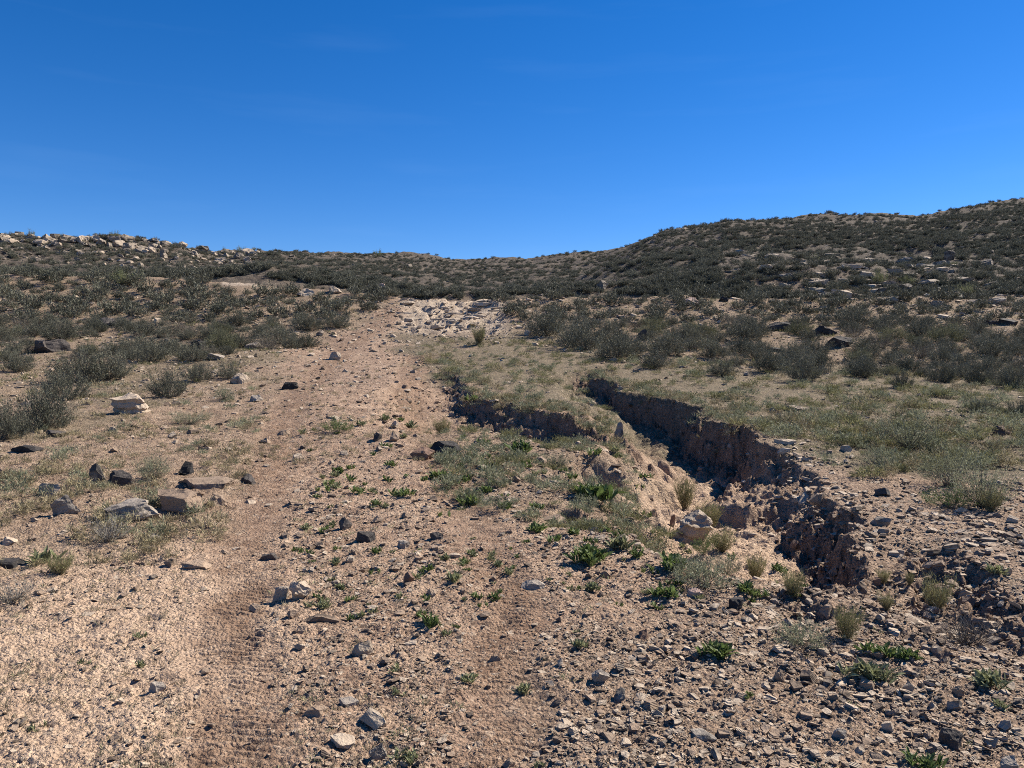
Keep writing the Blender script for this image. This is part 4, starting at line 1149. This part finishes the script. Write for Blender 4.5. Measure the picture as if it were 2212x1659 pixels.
# far scrub on the hills: past counting
px, row, x, y = sample_px(125000, -600, 2850, 370, 660)
ok = y > 41
px, row, x, y = px[ok], row[ok], x[ok], y[ok]
dn = .66 + 1.0 * fbm(x * .12, y * .12, 3, 201)
dn = np.where(soft_poly(px, row, Z_BLUFF, 20) > .5, dn * .2, dn)
dn = np.where(soft_poly(px, row, Z_PALE_R, 20) > .5, dn * .10, dn)
dn = np.where(soft_poly(px, row, [(490, 606), (620, 603), (620, 612), (490, 614)], 3) > .5, 0, dn)
dn = np.clip(np.maximum(dn, .22) * np.clip(y / 75.0, .5, 1.5), 0, 1)
ok = RNG.uniform(0, 1, len(x)) < dn
x, y = x[ok], y[ok]
r = .14 + .36 * RNG.uniform(0, 1, len(x)) ** 1.6 * np.where(y < 60, 1.1, 1.0)
fx = np.array(far_extra) if far_extra else np.zeros((0, 3))
x = np.append(x, fx[:, 0]); y = np.append(y, fx[:, 1]); r = np.append(r, fx[:, 2])
n = len(x)
scatter('distant_scrub', np.column_stack([x, y, H(x, y) - .03]), np.column_stack([np.zeros(n), np.zeros(n), RNG.uniform(0, 6.28, n)]),
        np.column_stack([r, r, r * RNG.uniform(.75, 1.1, n)]), RNG.integers(0, 5, n), SH_FAR, 'dark scrub dotted over the distant hillsides', 'scrub')

# ------------------------------------------------------------------ low grass and weeds (uncountable)
def tuft_mesh(seed, n, spread, h, w, mat, lean=.5):
    rng = np.random.default_rng(seed)
    P = np.column_stack([rng.normal(0, spread, n), rng.normal(0, spread, n), np.zeros(n)])
    D = np.column_stack([rng.normal(0, lean, n) + P[:, 0] / spread * .3, rng.normal(0, lean, n) + P[:, 1] / spread * .3, np.ones(n)])
    v, f = blades(P, D, h * rng.uniform(.4, 1.1, n), np.full(n, w), rng)
    return mesh_np('tuft', v, f, [mat])
TUFTS = [tuft_mesh(1, 34, .30, 1.0, .060, M_OLIVE), tuft_mesh(2, 30, .34, .9, .065, M_DRY), tuft_mesh(3, 40, .40, .8, .075, M_SILVER, .6), tuft_mesh(4, 26, .28, 1.0, .055, M_OLIVE, .7),
         tuft_mesh(5, 14, .16, 1.0, .045, M_SPRIG, .45), tuft_mesh(6, 10, .14, 1.0, .05, M_SPRIG, .8), tuft_mesh(7, 16, .3, .7, .06, M_SPRIG, .9), tuft_mesh(8, 24, .3, .8, .08, M_WEED, .8)]
for k, mt in enumerate((M_SILVER, M_OLIVE, M_DRY)):
    sv, sf, lv, lf = shrub_np(700 + k, 30, 9, spread=1.3, leaf=(.30, .040), lobes=3, fill=.35, stem_r=.012)
    TUFTS.append(mesh_np('tuft', lv, lf, [mt]))
def grass_field(n, x0, x1, r0, r1, dens, hmin, hmax, kinds):
    px, row, x, y = sample_px(n, x0, x1, r0, r1)
    d = dens(px + 50 * fbm(x * .8, y * .8, 3, 301), row + 30 * fbm(x * .8, y * .8, 3, 302))
    d = d * np.clip(.55 + 1.5 * fbm(x * 1.6, y * 1.6, 3, 303), 0.05, 1.3)
    ok = RNG.uniform(0, 1, len(x)) < d
    x, y = x[ok], y[ok]
    g, w = carve(x, y)
    ok = (w < .3) & (g < .4) & ((terrain(x, y, False)[1]['rut'] < .4) | (y > 7))
    x, y = x[ok], y[ok]
    m = len(x); s = RNG.uniform(hmin, hmax, m)
    return x, y, s, RNG.choice(kinds, m)
GR_ = [grass_field(9500, -150, 2850, 735, 1090, lambda p, r: soft_poly(p, r, Z_GRASS_R, 25), .04, .12, [0, 0, 1, 2, 3, 8, 8, 9, 9, 6]),
       grass_field(6500, -500, 700, 760, 1260, lambda p, r: soft_poly(p, r, Z_GRASS_L, 40) * (1 - .55 * sstep(1060, 1120, r)), .03, .09, [4, 4, 1, 5, 6, 6, 4, 10]),
       grass_field(900, 900, 1480, 860, 1260, lambda p, r: soft_poly(p, r, Z_ISLE, 40), .03, .10, [0, 2, 8, 8, 7, 6, 9]),
       grass_field(12000, -550, 2800, 900, 1850, lambda p, r: .28 + .4 * soft_poly(p, r, [(640, 880), (950, 900), (1000, 1200), (650, 1200)], 60) - .22 * soft_poly(p, r, Z_GRAVEL, 60), .018, .05, [4, 5, 6, 6, 7]),
       grass_field(7400, -500, 620, 1230, 1850, lambda p, r: .55 + 0 * p, .015, .045, [4, 5, 5, 6]),
       grass_field(11000, -450, 2750, 640, 860, lambda p, r: .8 * np.maximum(soft_poly(p, r, Z_BELT_L, 20), soft_poly(p, r, Z_BELT_R, 20)), .06, .16, [1, 2, 0, 6])]
GR_.append(grass_field(8000, -150, 2850, 735, 1090, lambda p, r: soft_poly(p, r, Z_GRASS_R, 25), .06, .19, [8, 8, 9, 9, 10]))
GR_.append(grass_field(500, -150, 620, 830, 1240, lambda p, r: soft_poly(p, r, Z_GRASS_L, 25), .05, .14, [8, 10, 10]))
GR_.append(grass_field(1000, 900, 1480, 880, 1200, lambda p, r: soft_poly(p, r, Z_ISLE, 25), .05, .14, [8, 8, 9]))
GR_.append(grass_field(6000, 560, 1000, 650, 1000, lambda p, r: .6 + 0 * p, .02, .06, [4, 5, 6, 6, 10]))
# tufts overhanging the gully rims
for P, m in ((GULLY_MAIN, 260), (GULLY_SIDE, 300)):
    k = RNG.uniform(0, 7.6 if P is GULLY_MAIN else len(P) - 3.01, m); i = k.astype(int); u = k - i
    q = P[i, :2] * (1 - u)[:, None] + P[i + 1, :2] * u[:, None] + RNG.normal(0, .22, (m, 2)) + np.array([.10, .18])
    GR_.append((q[:, 0], q[:, 1], RNG.uniform(.05, .15, m), RNG.choice([2, 8, 1, 10, 6], m)))
x = np.concatenate([g[0] for g in GR_]); y = np.concatenate([g[1] for g in GR_]); s = np.concatenate([g[2] for g in GR_]); kd = np.concatenate([g[3] for g in GR_])
n = len(x)
scatter('grass', np.column_stack([x, y, H(x, y) - .003]), np.column_stack([RNG.normal(0, .12, n), RNG.normal(0, .12, n), RNG.uniform(0, 6.28, n)]),
        np.column_stack([s * RNG.uniform(.8, 1.5, n), s * RNG.uniform(.8, 1.5, n), s]), kd, TUFTS, 'sparse dry grass and tiny weeds over the slope', 'grass')

# ------------------------------------------------------------------ broad-leaved rosettes, each leaf a part
def leaf_mesh(seed, mat, width=.20):
    """one spoon-shaped leaf of unit length along +Y, folded along its midrib and arching"""
    rnd = random.Random(seed)
    st = [(0, .05), (.25, .55), (.55, 1.0), (.8, .8), (1.0, .06)]
    curl = rnd.uniform(.10, .30)
    v, f = [], []
    for t, w in st:
        zz = curl * math.sin(t * 1.9) - .25 * curl * t * t
        for sx in (-1, 0, 1):
            v.append((sx * w * width * .5, t, zz + (.05 * w if sx else 0)))
    for k in range(len(st) - 1):
        a = 3 * k
        f += [(a, a + 1, a + 4, a + 3), (a + 1, a + 2, a + 5, a + 4)]
    return mesh_np('leaf', v, f, [mat])
LEAVES = {'green': [leaf_mesh(k, M_GREEN, .21) for k in range(4)], 'weed': [leaf_mesh(k + 9, M_WEED, .19) for k in range(4)]}
ROS = [(735, 1022, 26, 24, 30, 'green', 'bright green rosette above the track centre'), (872, 1070, 62, 26, 44, 'green', 'long row of leafy green rosettes in mid track'),
       (700, 1035, 18, 18, 16, 'weed', 'grey-green weed left of the bright mid rosette'), (1130, 980, 34, 42, 38, 'green', 'tall leafy green plant on the isle left of the gully'),
       (1020, 1090, 40, 34, 40, 'green', 'pair of joined rosettes below the isle'), (1050, 1065, 26, 30, 26, 'green', 'rosette uphill of the joined pair'),
       (1095, 1098, 34, 26, 30, 'green', 'rosette beside the long tilted slab, left side'), (1160, 1100, 30, 24, 26, 'green', 'rosette behind the long tilted slab'),
       (1285, 1080, 64, 60, 60, 'green', 'largest leafy green clump above the small scarp'), (1162, 1150, 34, 34, 36, 'green', 'bright rosette below the long tilted slab'),
       (1236, 1153, 30, 26, 26, 'green', 'rosette right of the bright lower rosette'), (1268, 1214, 58, 58, 54, 'green', 'big bright green rosette on the stony rise'),
       (1335, 1188, 44, 46, 36, 'weed', 'yellow-green clump above the big bright rosette'), (1410, 1180, 60, 40, 40, 'weed', 'dark leafy clump right of the yellow-green clump'),
       (1380, 1204, 34, 30, 24, 'green', 'small rosette between the clumps on the rise'), (1455, 1230, 60, 50, 50, 'green', 'big dark green rosette at the head of the silvery plants'),
       (1437, 1288, 50, 40, 40, 'green', 'green clump left of the pinkish stone'), (1605, 1280, 40, 36, 34, 'green', 'bright green rosette right end of the silvery row'),
       (1640, 1286, 32, 22, 22, 'green', 'low rosette beyond the bright right-end rosette'), (1280, 1275, 34, 30, 28, 'weed', 'weed rosette right of the flat light grey slab'),
       (978, 1256, 46, 30, 32, 'weed', 'dark weed rosette beside the brown cube stone'), (925, 1350, 42, 34, 36, 'green', 'dark green rosette in mid foreground'),
       (690, 1313, 44, 30, 30, 'weed', 'grey-green rosette at the pale pointed boulder'), (734, 1275, 24, 28, 20, 'weed', 'small rosette right of the pale pointed boulder'),
       (1546, 1418, 74, 50, 64, 'green', 'largest dark rosette in the right foreground'), (1894, 1412, 54, 38, 44, 'green', 'broad-leaved rosette, left one of the upper pair'),
       (1954, 1424, 52, 36, 44, 'green', 'broad-leaved rosette, right one of the upper pair'), (1876, 1462, 70, 56, 56, 'weed', 'large grey-green rosette below the rosette pair'),
       (2140, 1480, 74, 50, 44, 'weed', 'broad-leaved plant at the right edge foreground'), (2160, 1530, 44, 34, 26, 'weed', 'small broad-leaved plant below the right edge plant'),
       (1985, 1655, 70, 46, 50, 'green', 'rosette at the bottom edge right of centre'), (2150, 1240, 38, 32, 28, 'weed', 'leafy rosette on gravel at the right edge'),
       (1615, 1505, 32, 18, 20, 'green', 'tiny dark rosette in the right gravel'), (1250, 1370, 24, 16, 16, 'weed', 'small weed left of the brown pyramid stone'),
       (1260, 1400, 56, 28, 26, 'weed', 'straggling weed beside the right tread'), (1130, 1495, 40, 34, 28, 'weed', 'grassy rosette in the right tread'),
       (1020, 1470, 46, 32, 28, 'weed', 'spiky weed left of the right tread'), (857, 1450, 26, 28, 16, 'weed', 'upright thin weed in the centre foreground'),
       (858, 1500, 46, 20, 24, 'weed', 'flat dark weed above the diagonal pale slab'), (870, 1640, 60, 34, 36, 'weed', 'weed clump right of the banded slab'),
       (1165, 1655, 34, 20, 20, 'weed', 'weed at the bottom edge in centre'), (92, 1215, 56, 44, 36, 'weed', 'pale green rosette at the left edge'),
       (1780, 1185, 26, 22, 18, 'green', 'small rosette on the sandy gully floor'), (1730, 1195, 26, 22, 20, 'green', 'bright rosette on the gully floor by the wall'), (1700, 1172, 24, 18, 16, 'green', 'small bright tuft on the gully floor'),
       (720, 1220, 26, 26, 20, 'weed', 'dark weed between the tracks beside sand'), (900, 1190, 20, 14, 14, 'weed', 'low weed near the black wedge stone'),
       (1060, 1010, 40, 30, 28, 'weed', 'grey-green rosette on the pebble pile'), (940, 1035, 40, 34, 30, 'green', 'leafy plant below the black cracked slab'), (1020, 870, 30, 20, 22, 'green', 'bright rosette in the side gully head'),
       (1995, 1640, 20, 14, 12, 'weed', 'small weed at the bottom edge beside the rosette'), (80, 1580, 40, 20, 22, 'weed', 'dark weed on sand in the bottom left'), (310, 1375, 34, 18, 20, 'weed', 'weed on sand left of the tread'), (185, 1435, 36, 18, 22, 'weed', 'weed in the middle of the left sand'), (305, 1440, 30, 24, 18, 'weed', 'sprig on sand left of the tyre tread')]
def rosette_leaves(rnd, w, h, count):
    """(location, rotation, scale) of every leaf of a clump w wide and h tall"""
    heads = [(rnd.gauss(0, .22) * w, rnd.gauss(0, .16) * w) for _ in range(max(2, int(count / 14)))]
    out = []
    for j in range(count):
        hx, hy = rnd.choice(heads)
        L = h * rnd.uniform(.30, .72) * (1.2 if rnd.random() < .15 else 1)
        a = rnd.uniform(0, 6.283); up = math.radians(rnd.triangular(5, 85, 48))
        out.append(((hx + rnd.gauss(0, .05) * w, hy + rnd.gauss(0, .05) * w, 0), (up, rnd.gauss(0, .35), a), (L * rnd.uniform(.75, 1.3), L, L)))
    return out

def clump_mesh(seed, w, h, count, kind):
    rnd = random.Random(seed); V, Fc = [], []
    for loc, rot, sc in rosette_leaves(rnd, w, h, count):
        me = rnd.choice(LEAVES[kind]); m = Matrix.LocRotScale(Vector(loc), Euler(rot), Vector(sc))
        b = len(V)
        V += [tuple(m @ v.co) for v in me.vertices]; Fc += [[b + i for i in p.vertices] for p in me.polygons]
    return mesh_np('clump', V, Fc, [LEAVES[kind][0].materials[0]])

for k, (px, row, w, h, nl, kind, lab) in enumerate(ROS):
    x, y = hit_full(px, row); s = y / F
    z = float(H(x, y)[0])
    if w >= 44:
        e = bpy.data.objects.new('rosette_plant', None); COL.objects.link(e); e.empty_display_size = .05
        e.location = (x, y, z - .004)
        rnd = random.Random(500 + k)
        for loc, rot, sc in rosette_leaves(rnd, w * s * 1.15, h * s * 1.05, int(nl * 2.6)):
            o = bpy.data.objects.new('leaf', rnd.choice(LEAVES[kind])); COL.objects.link(o); o.parent = e
            o.location = loc; o.rotation_euler = rot; o.scale = sc
    else:
        e = link('rosette_plant', clump_mesh(500 + k, w * s * 1.15, h * s * 1.05, int(nl * 2.6), kind), (x, y, z - .004))
    tag(e, lab, 'plant', 'leafy green rosettes')
# the many small weeds between the stones
CL = [clump_mesh(800 + k, 1.0, .62, 34 + 6 * k, 'weed' if k % 2 else 'green') for k in range(5)]
r4 = random.Random(21)
k = 0
while k < 185:
    px = r4.uniform(620, 1760); row = r4.uniform(890, 1400)
    if not (inside(px, row, [(640, 900), (960, 900), (1330, 960), (1480, 1040), (1640, 1090), (1760, 1180), (1740, 1290), (1400, 1330), (1150, 1250), (900, 1420), (640, 1300)])):
        continue
    if any(abs(px - hx) < hw and abs(row - hr) < hw * .7 for hx, hr, hw in HERO_SPOT):
        continue
    x, y = hit_full(px, row); w = r4.uniform(14, 42) * y / F
    o = link('weed_clump', CL[k % 5], (x, y, float(H(x, y)[0]) - .003), r4.uniform(0, 6.28), (w, w, w))
    tag(o, 'small weed', 'weed', 'small weeds between the stones')
    ITEMS.append((o, px, row, 'grey-green weed' if k % 2 else 'dark green weed', w * F / y)); k += 1

# ------------------------------------------------------------------ bushes, cushions and dead twigs of the foreground
SILV = [shrub_pair('cushion_plant', 80 + k, M_SILVER, M_TWIG, n_stem=110, per=24, leaf=(.07, .022), lobes=5, spread=1.35, fill=.55) for k in range(2)]
SPIKY = [shrub_pair('grass_clump', 85 + k, M_OLIVE, M_DRY, n_stem=120, per=14, leaf=(.16, .014), lobes=3, spread=.75, fill=.15, stem_r=.007) for k in range(3)]
FLOWERY = [shrub_pair('low_bush', 88 + k, M_SILVER, M_TWIG, n_stem=110, per=30, leaf=(.055, .012), lobes=5, spread=1.2, fill=.4) for k in range(2)]
GREENB = [shrub_pair('low_bush', 91, M_GREEN, M_TWIG, n_stem=90, per=30, leaf=(.07, .016), lobes=5, spread=1.2, fill=.4)]
DEAD = [shrub_pair('dead_bush', 94 + k, M_GREY_TWIG, M_GREY_TWIG, n_stem=80, per=10, leaf=(.16, .010), lobes=5, spread=1.2, fill=.3, stem_r=.010, upright=.1) for k in range(2)]
FG = [('cushion_plant', SILV[0], 1730, 1395, 60, 46, 'silvery blue-green cushion plant in the right gravel', 'plant'),
      ('cushion_plant', SILV[1], 1520, 1270, 62, 52, 'silvery leafy cushion between the green rosettes', 'plant'), ('cushion_plant', SILV[0], 1490, 1250, 44, 44, 'silvery cushion at the upper end of the rosette row', 'plant'),
      ('grass_clump', SPIKY[0], 1830, 1385, 46, 66, 'pale spiky grass clump right of the silvery cushion', 'grass clump'), ('grass_clump', SPIKY[1], 1712, 1290, 38, 50, 'yellow-green grass clump at the head of the rill', 'grass clump'),
      ('grass_clump', SPIKY[2], 2022, 1310, 48, 60, 'upright olive grass clump on the right gravel', 'grass clump'), ('grass_clump', SPIKY[0], 1908, 1258, 22, 26, 'small grass clump below the lower gully wall', 'grass clump'),
      ('grass_clump', SPIKY[1], 1965, 1265, 14, 24, 'tiny spiky clump right of the small grass clump', 'grass clump'), ('grass_clump', SPIKY[2], 1915, 1318, 26, 30, 'sparse grass clump left of the olive clump', 'grass clump'),
      ('grass_clump', SPIKY[0], 1535, 1062, 42, 50, 'round bright grass clump behind the gully boulder', 'grass clump'), ('grass_clump', SPIKY[1], 1480, 1006, 34, 60, 'tall pale grass clump on the upper gully floor', 'grass clump'),
      ('grass_clump', SPIKY[2], 1560, 1120, 46, 40, 'grass clump below the gully boulder', 'grass clump'), ('grass_clump', SPIKY[0], 1632, 1180, 34, 48, 'grass clump at the lower gully wall', 'grass clump'),
      ('low_bush', GREENB[0], 1520, 1130, 30, 36, 'leafy green clump left of the lower grass clump', 'bush'), ('low_bush', FLOWERY[0], 1570, 1180, 44, 40, 'grey-green bush on the gully floor edge', 'bush'),
      ('low_bush', FLOWERY[0], 1960, 968, 84, 62, 'wide silvery flowering bush on the right grassy flat', 'bush'), ('low_bush', FLOWERY[1], 2050, 1050, 76, 70, 'flowering bush behind the green patch at right', 'bush'),
      ('low_bush', FLOWERY[0], 2122, 1092, 84, 84, 'tall grey twiggy bush at the right edge', 'bush'), ('low_bush', GREENB[0], 2050, 1098, 60, 40, 'low green bush in front of the grey twiggy bush', 'bush'),
      ('grass_clump', SPIKY[1], 2140, 1105, 36, 40, 'green grass clump under the grey twiggy bush', 'grass clump'), ('low_bush', FLOWERY[1], 1900, 1005, 56, 34, 'low silvery bush left of the flowering bushes', 'bush'),
      ('dead_bush', DEAD[0], 235, 1170, 58, 50, 'dead twiggy bush in front of the layered slabs', 'dead bush'), ('dead_bush', DEAD[1], 2085, 1392, 66, 74, 'dead grey twiggy bush with green leaves at its foot', 'dead bush'),
      ('rosette_bush', (LEAVES['green'][0],) * 3, 0, 0, 0, 0, '', ''),
      ('dead_bush', DEAD[1], 25, 1300, 62, 40, 'grey dead brush pile at the left edge', 'dead bush'), ('low_bush', FLOWERY[1], 330, 1035, 46, 44, 'grey-green weed clump behind the layered block', 'bush'),
      ('grass_clump', SPIKY[0], 130, 1240, 44, 36, 'dry grass clump beside the left-edge rosette', 'grass clump'), ('low_bush', FLOWERY[0], 410, 918, 48, 26, 'faint dry weed patch left of the track', 'bush'),
      ('low_bush', FLOWERY[1], 485, 865, 28, 26, 'low twiggy weed below the small shrubs at left', 'bush'), ('low_bush', GREENB[0], 730, 935, 40, 30, 'green weed patch between the upper wheel tracks', 'bush'),
      ('grass_clump', SPIKY[2], 1035, 745, 24, 36, 'tall pale grass clump below the rock steps', 'grass clump'), ('grass_clump', SPIKY[1], 955, 905, 30, 28, 'grass clump at the track edge by the side gully', 'grass clump'),
      ('low_bush', FLOWERY[0], 1290, 1045, 54, 36, 'grey-green weed clump above the largest leafy clump', 'bush'), ('low_bush', FLOWERY[1], 1200, 1010, 40, 28, 'silvery weed on the pebble rise', 'bush')]
for k, (nm, pair, px, row, hw, hp, lab, cat) in enumerate(FG):
    if hw == 0:
        continue
    x, y = hit_full(px, row); s = y / F
    parts = ('foliage', 'stems')
    place_thing(nm, pair, x, y, hw * s * 1.12, hp * s * 1.12, k * .9, parts, lab, cat, None)

# ------------------------------------------------------------------ labels that say where each repeated thing stands
ORD = 'first second third fourth fifth sixth seventh eighth ninth tenth eleventh twelfth thirteenth fourteenth fifteenth sixteenth seventeenth eighteenth nineteenth twentieth'.split()
LP = np.array([(a, b) for a, b, _ in LAND])
by_adj = {}
for it in ITEMS:
    by_adj.setdefault(it[3], []).append(it[4])
buckets = {}
for o, px, row, adj, wpx in ITEMS:
    lo, hi = np.quantile(by_adj[adj], [.34, .67])
    adj = ('small ' if wpx < lo else 'large ' if wpx > hi else 'mid-sized ') + adj
    d = np.hypot((LP[:, 0] - px), (LP[:, 1] - row) * 1.6)
    j = int(np.argmin(d))
    dx, dy = px - LP[j, 0], (row - LP[j, 1]) * 1.6
    if abs(dx) > abs(dy):
        side = 'left of' if dx < 0 else 'right of'
    else:
        side = 'uphill of' if dy < 0 else 'downhill of'
    buckets.setdefault((adj, j, side), []).append((float(d[j]), o))
for (adj, j, side), lst in buckets.items():
    lst.sort(key=lambda a: a[0])
    for n, (d, o) in enumerate(lst):
        if len(lst) == 1:
            o['label'] = '%s %s the %s' % (adj, side, LAND[j][2])
        else:
            o['label'] = '%s, %s nearest %s the %s' % (adj, ORD[min(n, 19)], side, LAND[j][2])
LEDGE.sort(key=lambda a: a[2])
nrow = 8; per = math.ceil(len(LEDGE) / nrow)
for q in range(nrow):
    for n, (o, px, row) in enumerate(sorted(LEDGE[q * per:(q + 1) * per], key=lambda a: a[1])):
        o['label'] = 'pale slab at the track top, %s rock step from above, %s from left' % (ORD[q], ORD[n])
